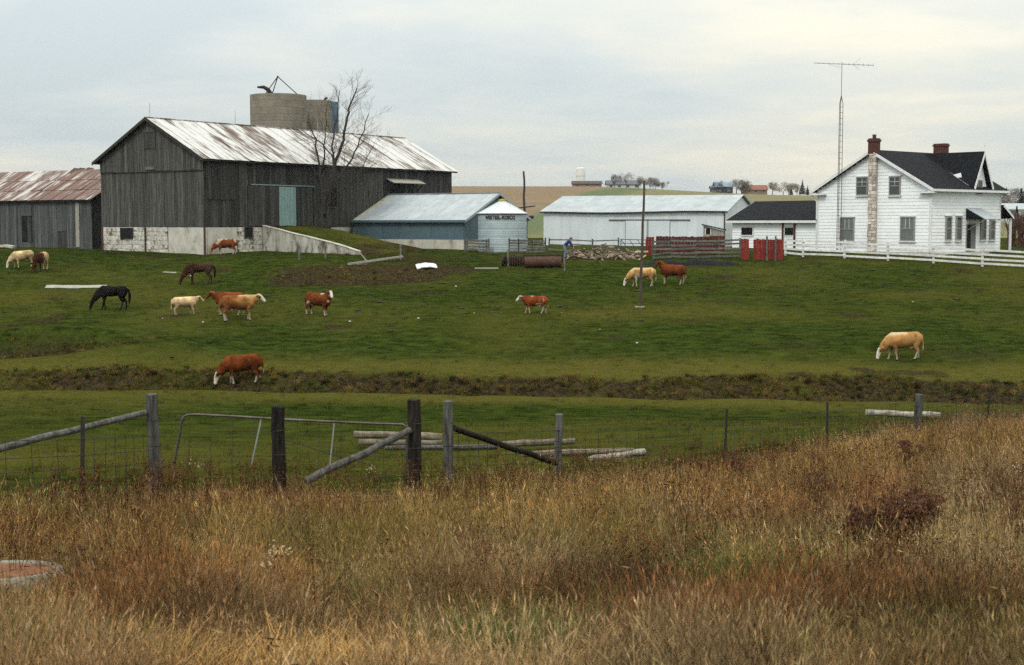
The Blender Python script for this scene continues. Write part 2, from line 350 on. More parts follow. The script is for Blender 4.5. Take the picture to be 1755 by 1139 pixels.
def build_ground():
    ys = np.concatenate([np.arange(-40, 4, 1.5), np.arange(4, 50, .5), np.arange(50, 80, .22), np.arange(80, 125, .4), np.arange(125, 170.1, 1.5)])
    u = np.linspace(-1, 1, 461); u = np.sign(u) * (0.62 * np.abs(u) + 0.38 * np.abs(u) ** 3)
    X = np.outer(28 + 0.62 * np.maximum(ys, 0), u); Y = np.repeat(ys[:, None], len(u), 1)
    Z = CZ + grel(X, Y); nr, nc = X.shape
    me = bpy.data.meshes.new('pasture'); idx = np.arange(nr * nc).reshape(nr, nc)
    q = np.stack([idx[:-1, :-1], idx[:-1, 1:], idx[1:, 1:], idx[1:, :-1]], -1).reshape(-1, 4)
    me.from_pydata(np.stack([X, Y, Z], -1).reshape(-1, 3).tolist(), [], q.tolist())
    soil = np.clip(1.25 * dirt_mask(X, Y) + .55 * sst(.16, .30, fbm(X, Y, 3.2, 65, 4)) * (Y > 60) + 1.0 * bank_mask(X, Y) * (0.8 + 1.3 * fbm(X, Y, 1.6, 61, 3)) * (.75 + .9 * fbm(X, Y, 6, 63, 2)) + .85 * gully_mask(X, Y) + .95 * mud_mask(X, Y), 0, 1)
    t = Y - ditch_c(X)
    dry = np.clip(0.75 * np.exp(-((t + 4.0) / 3.0) ** 2) + .8 * np.exp(-((t - 4.2) / 2.2) ** 2) + .25 + 1.4 * fbm(X, Y, 9, 91, 4), 0, 1) * (Y < 150)
    tall = tall_mask(X, Y)
    ca = me.color_attributes.new('zones', 'FLOAT_COLOR', 'POINT')
    ca.data.foreach_set('color', np.stack([soil, dry, tall, np.ones_like(soil)], -1).reshape(-1).astype(np.float32))
    m, nt, N, L, B = ntmat('pasture_ground'); B.inputs['Roughness'].default_value = 1; B.inputs['Specular IOR Level'].default_value = .0
    at = N.new('ShaderNodeVertexColor'); at.layer_name = 'zones'; sep = N.new('ShaderNodeSeparateColor'); L.new(at.outputs[0], sep.inputs[0])
    v = coords(N, L, (1, 1, 1), False); vs = coords(N, L, (.75, 1.25, 1), False)
    n1 = noisen(N, L, vs, 1.3, 8, .74); n2 = noisen(N, L, v, 5.0, 6, .75); n3 = noisen(N, L, vs, .5, 6, .7)
    green = mix(N, L, ramp(N, L, n1, .38, .62), (.009,.016,.003), (.038,.053,.009))
    dryc = mix(N, L, ramp(N, L, n2, .3, .7), (.040,.045,.008), (.085,.073,.018))
    soilc = mix(N, L, ramp(N, L, n2, .35, .65), (.008,.006,.003), (.054,.040,.020))
    def f(a, b, w, lo, hi):
        ad = N.new('ShaderNodeMath'); ad.operation = 'MULTIPLY_ADD'; L.new(b, ad.inputs[0]); ad.inputs[1].default_value = w; L.new(a, ad.inputs[2]); return ramp(N, L, ad.outputs[0], lo, hi)
    c = mix(N, L, f(sep.outputs[1], n3, .9, .45, 1.35), green, dryc)
    c = mix(N, L, f(sep.outputs[0], n1, .7, .55, .95), c, soilc)
    c = mix(N, L, sep.outputs[2], c, mix(N, L, n2, (.014,.010,.004), (.035,.025,.010)))
    L.new(c, B.inputs['Base Color'])
    b = N.new('ShaderNodeBump'); b.inputs['Strength'].default_value = .8; b.inputs['Distance'].default_value = .06; L.new(n2, b.inputs['Height']); L.new(b.outputs[0], B.inputs['Normal'])
    o = link_mesh('pasture', me, m, None, True)
    tag(o, 'green grazed pasture sloping down to the creek ditch and up to the farm', 'pasture', kind='structure')
build_ground()

def build_hills():
    ys = np.concatenate([np.arange(170, 420, 5), np.arange(420, 900, 8), np.geomspace(900, 4600, 34)]); u = np.linspace(-1, 1, 421); u = np.sign(u) * (0.45 * np.abs(u) + 0.55 * np.abs(u) ** 3)
    X = np.outer(133.4 + 0.62 * (ys - 170), u); Y = np.repeat(ys[:, None], len(u), 1); Z = CZ + grel(X, Y); nr, nc = X.shape
    me = bpy.data.meshes.new('hills'); idx = np.arange(nr * nc).reshape(nr, nc)
    q = np.stack([idx[:-1, :-1], idx[:-1, 1:], idx[1:, 1:], idx[1:, :-1]], -1).reshape(-1, 4)
    me.from_pydata(np.stack([X, Y, Z], -1).reshape(-1, 3).tolist(), [], q.tolist())
    # crop field (stubble) on the left part of the ridge, a mown strip beside it, olive hay land on the right
    s = X - np.interp(Y, [170, 215, 252, 330, 440, 600, 720], [-14, -3, 2.8, 9.8, 22, 46, 66]) - 2.5 * fbm(X, Y, 30, 7, 2)
    stub = 1 - sst(-1.5, 1.5, s); strip = sst(-1.5, 1.5, s) * (1 - sst(9, 16, s)); 
    ca = me.color_attributes.new('zones', 'FLOAT_COLOR', 'POINT')
    ca.data.foreach_set('color', np.stack([stub, strip, np.ones_like(s) * 0, np.ones_like(s)], -1).reshape(-1).astype(np.float32))
    m, nt, N, L, B = ntmat('far_fields'); B.inputs['Roughness'].default_value = 1; B.inputs['Specular IOR Level'].default_value = .05
    at = N.new('ShaderNodeVertexColor'); at.layer_name = 'zones'; sep = N.new('ShaderNodeSeparateColor'); L.new(at.outputs[0], sep.inputs[0])
    v = coords(N, L, (.25, 1, 1), False); n = noisen(N, L, v, .12, 8, .7); n2 = noisen(N, L, coords(N, L, (1, 1, 1), False), .6, 6, .7)
    hay = mix(N, L, ramp(N, L, n, .35, .65), (.125,.12,.06), (.165,.145,.08)); st = mix(N, L, ramp(N, L, n, .35, .65), mix(N, L, n2, (.22,.155,.09), (.165,.12,.075)), (.135,.10,.065))
    gr = mix(N, L, n2, (.075,.095,.045), (.10,.12,.06))
    c = mix(N, L, sep.outputs[0], hay, st); c = mix(N, L, sep.outputs[1], c, gr); L.new(c, B.inputs['Base Color'])
    o = link_mesh('hills', me, m, None, True); tag(o, 'long ridge of stubble and hay fields behind the farm', 'hill', kind='structure')
build_hills()

# ------------------------------------------------------------------ board walls and sheet roofs
def board_wall(parent, m, p0, p1, z0, ztop, out, width=.3, proud=0.0, name='board', jit=.02):
    """vertical boards from p0 to p1 (local xy), ztop: f(s), out: outward unit vector"""
    p0 = Vector((*p0, 0)); p1 = Vector((*p1, 0)); Lh = (p1 - p0).length; t = (p1 - p0) / Lh; o = Vector((*out, 0)); s = 0
    while s < Lh - .02:
        w = min(width * random.uniform(.8, 1.25), Lh - s)
        if Lh - s - w < .1: w = Lh - s
        a, b = s + .008, s + w - .008; d0 = proud + random.uniform(0, jit); th = .03
        zb = z0 + random.uniform(-.05, .05)
        pts = [p0 + t * a, p0 + t * b]
        poly = [pts[0] + o * d0 + Vector((0, 0, zb)), pts[1] + o * d0 + Vector((0, 0, zb)), pts[1] + o * d0 + Vector((0, 0, ztop(b))), pts[0] + o * d0 + Vector((0, 0, ztop(a)))]
        if ztop(a) > zb + .05 and ztop(b) > zb + .05:
            MB().prism(poly, o * th).build(name, m, parent)
        s += w
def sheet_roof(parent, m, x0, x1, y_e, z_e, y_r, z_r, rows=2, width=.8, name='roof_sheet', lift=.05, curl=0.0):
    """metal sheets from eave (y_e,z_e) to ridge (y_r,z_r), running along local x"""
    n = max(1, round((x1 - x0) / width)); w = (x1 - x0) / n; ev = Vector((0, y_e, z_e)); rv = Vector((0, y_r, z_r)); sl = rv - ev
    nrm = Vector((1, 0, 0)).cross(sl).normalized(); nrm = nrm if nrm.z > 0 else -nrm
    for i in range(n):
        for r in range(rows):
            a = ev + sl * (r / rows) - sl.normalized() * (.10 if r else .0); b = ev + sl * ((r + 1) / rows)
            l = lift + .012 * (i % 2) + .015 * r + random.uniform(0, .008)
            c = curl * random.random() if random.random() < .12 else 0
            xa = x0 + i * w - .03; xb = x0 + (i + 1) * w + .03
            vs = [Vector((xa, a.y, a.z)) + nrm * (l + .02 + c), Vector((xb, a.y, a.z)) + nrm * (l + c * .3), Vector((xb, b.y, b.z)) + nrm * (l - .01), Vector((xa, b.y, b.z)) + nrm * (l + .005)]
            MB().prism(vs, nrm * .012).build(name, m, parent)

# ------------------------------------------------------------------ the big barn
def plan(px_a, d_a, ang, px_b):
    """from the point at pixel px_a, depth d_a, go along ang until pixel px_b; returns (start, length, end)"""
    a = ray(px_a, HOR)[0] * d_a; k = ray(px_b, HOR)[0]; c, s = math.cos(ang), math.sin(ang)
    t = (k * d_a - a) / (c - k * s); return Vector((a, d_a, 0)), t, Vector((a + c * t, d_a + s * t, 0))
BA = R(55.7)
A0, BL, B0 = plan(351, 112, BA, 774)
_, BW, C0 = plan(351, 112, BA + math.pi / 2, 175)
barn = thing('barn', 'big weathered grey board barn with white rust-streaked tin roof', 'barn', (A0.x, A0.y, CZ - .18), BA)
EAVE, RIDGE = 5.52, 8.72
def build_barn():
    r = barn; H = BW / 2; sl = (RIDGE - EAVE) / H
    # near-black core whose colour paints the shade in the board gaps
    MB().prism([(.06, .06, .0), (.06, BW - .06, .0), (.06, BW - .06, EAVE - .1), (.06, H, RIDGE - .12), (.06, .06, EAVE - .1)], (BL - .12, 0, 0)).build('wall_core', M['dark'], r)
    # foundation: whitewashed blocks along the gable, smooth render toward the corner and along the side
    MB().box(.1, BL - .1, .1, BW - .1, -2.7, 0.0).build('foundation_core', M['plaster'], r)
    z = -2.5
    for k in range(7):
        h = .357; y = BW - .02; off = .3 * (k % 2)
        while y > BW * .345:
            w = random.uniform(.5, .75); y1 = max(y - w, BW * .345)
            if y - y1 > .08: box_part('block', M['whiteblock'], r, -.02 - random.uniform(0, .04), .2, y1 + .008, y - .008, z + .008, z + h - .008)
            y = y1
        x = .42
        z += h
    box_part('rendered_wall', M['plaster'], r, -.04, .22, -.02, BW * .34, -2.6, -.02)
    box_part('rendered_wall', M['plaster'], r, .23, 3.4, -.05, .2, -2.6, -.02)
    z = -2.5
    for k in range(7):
        x = 3.42 + .25 * (k % 2)
        while x < 6.4:
            w = min(random.uniform(.5, .75), 6.42 - x)
            if w > .1: box_part('block', M['whiteblock'], r, x + .008, x + w - .008, -.04 - random.uniform(0, .03), .2, z + .008, z + .349)
            x += w
        z += .357
    box_part('side_foundation', M['concrete'], r, 6.42, BL, -.02, .2, -2.5, -.03)
    for yy in (BW * .56, BW - .1): box_part('foundation_post', M['rust'], r, -.12, -.02, yy - .07, yy + .07, -2.5, -.02)
    box_part('foundation_post', M['rust'], r, -.1, -.02, -.1, .06, -2.5, -.02)
    # boards
    gz1 = 4.55
    board_wall(r, M['barnwood'], (0, BW), (0, 0), 0.02, lambda s: gz1 + .05, (-1, 0), .3)
    def zt(s):
        y = BW - s; return EAVE + sl * min(y, BW - y) - .05
    board_wall(r, M['barnwood'], (0, BW), (0, 0), gz1 - .06, zt, (-1, 0), .3, proud=.07)
    box_part('drip_board', M['darkbrown'], r, -.12, .0, .03, BW - .03, gz1 - .13, gz1 - .07)
    board_wall(r, M['barnwood_shaded'], (0, 0), (BL, 0), 0.02, lambda s: EAVE - .04, (0, -1), .3)
    board_wall(r, M['barnwood_shaded'], (.1, 0), (3.3, 0), 2.2, lambda s: EAVE - .1, (0, -1), .3, proud=.06)
    # gable hatch frame and board
    hy = H - .05
    hd = MB().box(-.17, -.11, hy - .62, hy + .62, 6.3, 7.55).build('hay_door', M['barnwood_shaded'], r)
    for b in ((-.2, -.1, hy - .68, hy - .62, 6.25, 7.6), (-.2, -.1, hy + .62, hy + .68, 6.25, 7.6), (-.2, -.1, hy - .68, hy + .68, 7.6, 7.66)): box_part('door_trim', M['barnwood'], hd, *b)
    box_part('name_board', M['greywood'], r, -.2, -.11, hy - .55, hy + .45, 4.62, 4.86)
    # roof
    ov = .45; ze = EAVE - sl * ov
    for sgn in (0, 1):
        ye, yr = (-ov, H) if sgn == 0 else (BW + ov, H)
        MB().prism([(-.45, ye, ze), (-.45, yr, RIDGE), (BL + .4, yr, RIDGE), (BL + .4, ye, ze)], (0, 0, -.10)).build('roof_deck', M['darkbrown'], r)
    sheet_roof(r, M['tinroof'], -.5, BL + .45, -ov - .06, ze - .03, H, RIDGE, 1, .72, curl=.05)
    sheet_roof(r, M['tinroof'], -.5, BL + .45, BW + ov + .06, ze - .03, H, RIDGE, 1, 3.2)
    for k, (ya, yb) in enumerate(((-ov - .05, H), (BW + ov + .05, H))):
        MB().prism([(-.54, ya, ze + .06), (-.54, yb, RIDGE + .09), (-.54, yb, RIDGE - .18), (-.54, ya, ze - .2)], (.05, 0, 0)).build('rake_board', M['darkbrown'], r)
    box_part('ridge_cap', M['tinroof'], r, -.5, BL + .4, H - .14, H + .14, RIDGE + .05, RIDGE + .11)
    for xx in (.0, 9.5, 20.): 
        ro = MB().tube([(xx, H, RIDGE), (xx, H, RIDGE + 1.25)], .018, 5).build('lightning_rod', M['galv'], r); MB().lathe([(.0, -.06), (.06, 0), (0, .06)], 8, (xx, H, RIDGE + .6)).build('rod_ball', M['galv'], ro)
    # sliding doors over the ramp
    box_part('door_track', M['tealboard'], r, 5.0, 12.6, -.16, -.07, 3.42, 3.5)
    def u_of(px): return plan(351, 112, BA, px)[1]
    def door(pa, pb, m, z1):
        a, b = u_of(pa), u_of(pb); d = MB().box(a, b, -.10, -.06, .15, z1).build('sliding_door', M['dark'], r); n = max(2, round((b - a) / .32)); w = (b - a) / n
        for i in range(n): MB().box(a + i * w + .008, a + (i + 1) * w - .008, -.135 - random.uniform(0, .01), -.1, .1 + random.uniform(-.03, .03), z1 - .01).build('board', m, d)
    door(424, 476, M['barnwood_shaded'], 3.38); door(477, 506, M['tealboard'], 3.36); door(507.5, 534, M['barnwood_shaded'], 3.36)
    # openings: near-black slabs on the wall, the inner shade put into their colour
    def opening(pa, pb, z0, z1, fr):
        a, b = u_of(pa), u_of(pb); w = MB().box(a, b, -.075, -.055, z0, z1).build('window', M['dark'], r)
        if fr:
            for q in ((a - .09, a - .01, z0 - .09, z1 + .09), (b + .01, b + .09, z0 - .09, z1 + .09), (a - .01, b + .01, z1 + .01, z1 + .09), (a - .01, b + .01, z0 - .09, z0 - .01)): box_part('frame', M['barnwood_shaded'], w, q[0], q[1], -.12, -.05, q[2], q[3])
    opening(562, 576, 1.75, 3.35, True); opening(419, 431, -.85, -.06, True)
    ya = BW * .69; w = MB().box(-.075, -.05, ya, ya + 1.35, -.92, -.06).build('window', M['dark'], r)
    for q in ((ya - .1, ya - .01), (ya + 1.36, ya + 1.45)): box_part('frame', M['darkbrown'], w, -.1, -.03, *q, -1.0, -.04)
    box_part('frame', M['darkbrown'], w, -.1, -.03, ya - .1, ya + 1.45, -1.0, -.93)
    # hood over the upper side door
    a, b = u_of(662), u_of(716)
    h = MB().prism([(a, -.05, 4.35), (a, -.95, 3.98), (b, -.95, 3.98), (b, -.05, 4.35)], (0, 0, .06)).build('door_hood', M['palewood'], r)
    for xx in (a + .15, b - .2): MB().beam((xx, -.06, 3.3), (xx, -.85, 3.98), .08, .08).build('bracket', M['barnwood_shaded'], h)
    box_part('loft_door', M['dark'], r, a + .5, a + 2.6, -.08, -.06, 1.9, 3.9)
build_barn()

# ramp: earth mound with a concrete retaining wall on its left
def barn_w(u, v, z=0.0):     # barn-local (u along side, v out from side) -> world
    c, s = math.cos(BA), math.sin(BA); return Vector((A0.x + c * u + s * v, A0.y + s * u - c * v, z))
RU0 = plan(351, 112, BA, 449)[1]
def ramp_h(u, v):
    return 1.95 * np.clip(1 - v / 11.0, 0, 1) ** 0.85 * (1 - sst(12.5, 20.5 - .35 * v, u))
def build_ramp():
    us = np.linspace(RU0 + .2, 21.5, 60); vs = np.linspace(.02, 12.5, 50); U, V = np.meshgrid(us, vs, indexing='ij')
    c, s = math.cos(BA), math.sin(BA); X = A0.x + c * U + s * V; Y = A0.y + s * U - c * V
    hh = ramp_h(U, V); Z = CZ + grel(X, Y) + hh + .10 * fbm(X, Y, 1.2, 71, 3) * (hh > .05) - .12 * (1 - sst(0, .12, hh)); idx = np.arange(U.size).reshape(U.shape)
    q = np.stack([idx[:-1, :-1], idx[:-1, 1:], idx[1:, 1:], idx[1:, :-1]], -1).reshape(-1, 4)
    me = bpy.data.meshes.new('earth_ramp'); me.from_pydata(np.stack([X, Y, Z], -1).reshape(-1, 3).tolist(), [], q.tolist())
    ca = me.color_attributes.new('zones', 'FLOAT_COLOR', 'POINT')
    soil = np.clip(.8 * np.exp(-((V - 9.5) / 1.8) ** 2) + .35 * (1 - sst(0, 2, V)) + 1.2 * fbm(X, Y, 2, 5, 3), 0, 1) * .75
    ca.data.foreach_set('color', np.stack([soil, .45 + fbm(X, Y, 3, 3, 3), soil * 0, soil * 0 + 1], -1).reshape(-1).astype(np.float32))
    o = link_mesh('earth_ramp', me, bpy.data.materials['pasture_ground'], None, True)
    tag(o, 'grassy earth ramp leading up to the sliding doors of the big barn', 'ramp', kind='structure')
    t = thing('retaining_wall', 'stained whitewashed concrete wall along the grassy barn ramp', 'wall', barn_w(RU0, 0, 0))
    n = 14; top = []; prev = None
    for i in range(n):
        v0, v1 = .1 + 10.3 * i / n, .1 + 10.3 * (i + 1) / n
        def zt(v):
            p = barn_w(RU0, v); return gz(p.x, p.y) + 1.95 * (1 - v / 11.0) ** .85 + .1
        q = []
        for v in (v0, v1):
            for k in (0, .26):
                p = barn_w(RU0 - .06 + k, v); q.append((p, zt(v)))
        vs_ = []
        for (p, z) in q: vs_ += [Vector((p.x, p.y, gz(p.x, p.y) - .5)), Vector((p.x, p.y, z))]
        b = t.location; vs_ = [v - b for v in vs_]
        top.append(vs_)
    mb = MB()
    for vs_ in top: mb.add(vs_, [(0,1,5,4),(2,6,7,3),(1,3,7,5),(0,4,6,2),(0,2,3,1),(4,5,7,6)])
    mb.build('wall_body', M['concrete'], t)
    mc = MB()
    for i, vs_ in enumerate(top):
        a0, a1, b0, b1 = vs_[1], vs_[3], vs_[5], vs_[7]; o_ = (a1 - a0).normalized() * .05
        mc.prism([a0 - o_, a1 + o_, b1 + o_, b0 - o_], (0, 0, .07))
    mc.build('coping', M['plaster'], t)
build_ramp()

# ------------------------------------------------------------------ low shed left of the barn
def build_left_shed():
    S0, Ln, E0 = plan(158, 121, BA + math.pi / 2, -130); zb = -2.3
    r = thing('cow_shed', 'low grey board shed with heavily rusted roof left of the barn', 'shed', (S0.x, S0.y, CZ), BA + math.pi / 2)
    # local x runs left/back along the front wall; local -y ... front wall is on +y side (outward toward the camera)
    W = 9.0; ez, rz = 2.3, 4.85
    MB().prism([(.05, -.05, zb), (.05, -W, zb), (.05, -W, ez - .1), (.05, -W / 2, rz - .15), (.05, -.05, ez - .1)], (Ln - .1, 0, 0)).build('wall_core', M['dark'], r)
    board_wall(r, M['shedwood'], (0, 0), (Ln, 0), zb, lambda s: ez - .05, (0, 1), .32)
    sl = (rz - ez) / (W / 2)
    board_wall(r, M['barnwood_shaded'], (0, 0), (0, -W), zb, lambda s: ez + sl * min(s, W - s) - .06, (-1, 0), .32)  # this end's shade is put into the colour by the darker boards
    def xo(px): return plan(158, 121, BA + math.pi / 2, px)[1]
    d = MB().box(xo(56), xo(38), .045, .065, -1.5, .75).build('door', M['dark'], r)
    box_part('door_board', M['barnwood_shaded'], d, xo(55), xo(48), .065, .09, -1.5, .7)
    box_part('hatch', M['shedwood'], r, xo(56), xo(38), .05, .1, .8, 1.95)
    box_part('patch_board', M['palewood'], r, xo(137), xo(131), .05, .09, -1.9, 1.9)
    h2 = MB().box(xo(113), xo(100), .05, .09, -2.0, -.55).build('low_hatch', M['barnwood_shaded'], r)
    box_part('hatch_rail', M['darkbrown'], h2, xo(113), xo(100), .09, .11, -.6, -.52)
    ov = .35
    MB().prism([(-.3, ov, ez - sl * ov), (-.3, -W / 2, rz), (Ln, -W / 2, rz), (Ln, ov, ez - sl * ov)], (0, 0, -.1)).build('roof_deck', M['darkbrown'], r)
    MB().prism([(-.3, -W - ov, ez - sl * ov), (-.3, -W / 2, rz), (Ln, -W / 2, rz), (Ln, -W - ov, ez - sl * ov)], (0, 0, -.1)).build('roof_deck', M['darkbrown'], r)
    sheet_roof(r, M['rustroof'], -.35, Ln, ov + .06, ez - sl * ov - .03, -W / 2, rz, 3, .75, curl=.12)
    sheet_roof(r, M['rustroof'], -.35, Ln, -W - ov, ez - sl * ov, -W / 2, rz, 1, 3)
    for xx in (5.2, 6.3, 7.1): MB().prism([(xx, -W / 2 + .7, rz - .3), (xx + .9, -W / 2 + .6, rz - .25), (xx + 1.0, -W / 2 - .25, rz + .28), (xx + .1, -W / 2 - .2, rz + .2)], (0, 0, .02)).build('lifted_sheet', M['rust'], r)
build_left_shed()

# ------------------------------------------------------------------ silos behind the barn
def build_silo(name, label, px, wpx, ytop, d, m, hoops, rimm=True):
    c = ray(px, ytop)[0] * d; rad = wpx / 2 / pxm(d); ztop = (HOR - ytop) / FPX * d; zb = -2.0
    g = thing(name, label, 'silo', (c, d, CZ + zb)); H = ztop - zb; nr = max(2, round(H / .75)); h = H / nr
    for i in range(nr):
        mb = MB(); zz = i * h; mb.lathe([(rad - .12, zz), (rad, zz), (rad, zz + h - .012), (rad - .12, zz + h - .012)], 72, closed=True); mb.build('stave_ring', m, g)
    if hoops:
        for i in range(1, nr * 2): MB().lathe([(rad + .0, -.012), (rad + .012, 0), (rad + .0, .012)], 72, (0, 0, i * h / 2 + .1)).build('hoop', M['galv'] if not rimm else m, g)
    return g, rad, H, c, ztop
SD = 160
g, rad, H, sx, sz = build_silo('concrete_silo', 'wide open-topped tan concrete silo behind the barn roof', 477, 95, 166, SD, M['silo'], True)
def build_silo_top():
    t = thing('silo_hoist', 'tripod of poles and curved spout on top of the wide silo', 'hoist', (0, 0, 0))
    ap = P(476, 131, SD - 1)
    for (px, py, d) in ((449, 166, SD - 1.5), (464, 166, SD + 2), (518, 166, SD - 1)): MB().tube([P(px, py + 3, d), ap], .055, 6).build('pole', M['rustdark'], t)
    MB().lathe([(0, -.12), (.14, 0), (0, .12)], 8, ap).build('apex_pulley', M['rustdark'], t)
    pts = [P(464, 166, SD - 1), P(463, 159, SD - 1), P(459, 153, SD - 1), P(452, 149, SD - 1), P(441, 149, SD - 1)]
    MB().tube(pts, [.24, .26, .24, .2, .1], 10).build('spout', M['rustdark'], t)
build_silo_top()
g2, r2, _, _, _ = build_silo('stave_silo', 'narrower tan stave silo right of the wide one', 541, 54, 175, 166, M['silo'], True)
build_silo('blue_silo', 'slim blue steel silo at the right of the silo group', 566, 28, 177, 172, M['bluesilo'], False)
pp = P(556, 174, 166); bl = thing('silo_blower_pipe', 'small rusty blower pipe head on the narrower silo', 'pipe', pp)
MB().tube([(0, 0, -.5), (0, 0, .15), (.1, 0, .35), (.35, 0, .42)], .14, 8).build('pipe', M['rust'], bl); MB().box(-.22, .22, -.2, .2, -.3, -.05).build('bracket', M['rust'], bl)

# ------------------------------------------------------------------ blue steel shed against the barn
def build_blue_shed():
    ang = BA - math.pi / 2
    S0, Ln, E0 = plan(795, 120, ang + math.pi, 603); zb = -2.4
    r = thing('blue_shed', 'blue steel shed with pale metal roof built against the barn', 'shed', (S0.x, S0.y, CZ), ang)
    # local -x runs left to the barn, +y recedes; gable end on x = 0
    W = 9.6; H = W / 2; ez, rz = .47, 2.68; sl = (rz - ez) / H
    MB().prism([(-.05, .05, zb), (-.05, W - .05, zb), (-.05, W - .05, ez), (-.05, H, rz - .1), (-.05, .05, ez)], (-Ln + .1, 0, 0)).build('wall_core', M['dark'], r)
    box_part('base_wall', M['plaster'], r, -Ln, .04, -.05, .1, zb, -1.25); box_part('base_wall', M['plaster'], r, -.1, .05, .11, W, zb, -1.25)
    n = 14; w = Ln / n
    for i in range(n): box_part('steel_panel', M['bluesteel'], r, -Ln + i * w + .004, -Ln + (i + 1) * w - .004, -.03 - .012 * (i % 2), .05, -1.24, ez + .05)
    n = 12; w = W / n
    for i in range(n):
        a, b = i * w, (i + 1) * w
        f = lambda y: ez + sl * min(y, W - y) - .02
        q = .012 * (i % 2)
        MB().prism([(0, a + .004, -1.24), (0, b - .004, -1.24), (0, b - .004, f(b)), (0, (a + b) / 2, f((a + b) / 2)), (0, a + .004, f(a))], (.03 + q, 0, 0)).build('steel_panel', M['bluesteel'], r)
    ov = .35; n = 14
    for i in range(n):
        x0 = -Ln + i * (Ln + .4) / n; x1 = -Ln + (i + 1) * (Ln + .4) / n; m = M['steelroof_stain'] if i == 0 else M['steelroof']; q = .01 * (i % 2)
        MB().prism([(x0, -ov, ez - sl * ov + .06 + q), (x1, -ov, ez - sl * ov + .06 + q), (x1, H, rz + .06 + q), (x0, H, rz + .06 + q)], (0, 0, .03)).build('roof_sheet', m, r)
        MB().prism([(x0, W + ov, ez - sl * ov + .06 + q), (x1, W + ov, ez - sl * ov + .06 + q), (x1, H, rz + .06 + q), (x0, H, rz + .06 + q)], (0, 0, .03)).build('roof_sheet', M['steelroof'], r)
    MB().beam((-Ln, -ov - .03, ez - sl * ov), (.4, -ov - .03, ez - sl * ov), .04, .2).build('fascia', M['bluesteel'], r)
    for (ya, yb) in ((-ov, H), (W + ov, H)): MB().prism([(.4, ya, ez - sl * ov + .1), (.4, yb, rz + .1), (.4, yb, rz - .12), (.4, ya, ez - sl * ov - .12)], (.03, 0, 0)).build('rake_trim', M['steelroof'], r)
    box_part('ridge_cap', M['steelroof'], r, -Ln, .42, H - .15, H + .15, rz + .10, rz + .14)
build_blue_shed()

# ------------------------------------------------------------------ grain bin with lettering
def build_bin():
    d = 117; rad = 41.5 / pxm(d); c = ray(861, HOR)[0] * d; zg = float(grel(c, d)) - .15; ez = (HOR - 366) / FPX * d
    r = thing('grain_bin', 'small round galvanised grain bin with conical roof beside blue shed', 'bin', (c, d, CZ + zg)); H = ez - zg; nr = 5; h = H / nr
    for i in range(nr):
        pr = []
        for k in range(9): pr.append((rad + .008 * math.cos(k * math.pi) - (.015 if k in (0, 8) else 0), i * h + h * k / 8))
        MB().lathe(pr, 56).build('wall_ring', M['binsteel'], r)
    apz = H + 1.0; n = 22
    for i in range(n):
        a0, a1 = 2 * math.pi * i / n + .004, 2 * math.pi * (i + 1) / n - .004; R1 = rad + .1
        v = [(R1 * math.cos(a0), R1 * math.sin(a0), H - .04), (R1 * math.cos(a1), R1 * math.sin(a1), H - .04), (.22 * math.cos(a1), .22 * math.sin(a1), apz), (.22 * math.cos(a0), .22 * math.sin(a0), apz)]
        ro = MB().prism(v, (0, 0, .02)).build('roof_panel', M['binroof'], r)
        MB().beam((R1 * math.cos(a0), R1 * math.sin(a0), H - .01), (.22 * math.cos(a0), .22 * math.sin(a0), apz + .03), .04, .05).build('rib', M['binroof'], ro)
    MB().lathe([(.26, 0), (.3, .04), (.3, .16), (0, .22)], 20, (0, 0, apz)).build('cap', M['yellow'], r)
    MB().lathe([(rad + .09, -.06), (rad + .12, -.02), (rad + .02, .02)], 48, (0, 0, H)).build('eave_ring', M['rustdark'], r)
    for i, z in enumerate(np.arange(.4, H - .2, .3)):      # ladder at the right edge
        a = R(-12); p = Vector((math.cos(a), math.sin(a), 0)) * (rad + .12); tdir = Vector((-math.sin(a), math.cos(a), 0)) * .16
        MB().tube([p - tdir + Vector((0, 0, z)), p + tdir + Vector((0, 0, z))], .016, 5).build('ladder_rung', M['rustdark'], r)
    cu = bpy.data.curves.new('lettering', 'FONT'); cu.body = 'WESTEEL-ROSCO'; cu.size = .42; cu.align_x = 'CENTER'; cu.extrude = .004; cu.offset = .02; cu.resolution_u = 3; cu.space_character = 1.05
    to = bpy.data.objects.new('lettering_tmp', cu); col.objects.link(to); dg = bpy.context.evaluated_depsgraph_get(); me = bpy.data.meshes.new_from_object(to.evaluated_get(dg)); bpy.data.objects.remove(to)
    xs = [v.co.x for v in me.vertices]; wid = max(xs) - min(xs); tw = 2.62; k = tw / wid
    bm = bmesh.new(); bm.from_mesh(me); bmesh.ops.subdivide_edges(bm, edges=[e for e in bm.edges if e.calc_length() > .15], cuts=2); bm.to_mesh(me); bm.free()
    for v in me.vertices:
        a = -math.pi / 2 - .10 + v.co.x * k / (rad + .02); rr = rad + .022 + v.co.z
        v.co = (rr * math.cos(a), rr * math.sin(a), H - .46 + v.co.y)
    me.materials.clear(); link_mesh('lettering', me, M['rustdark'], r)
build_bin()

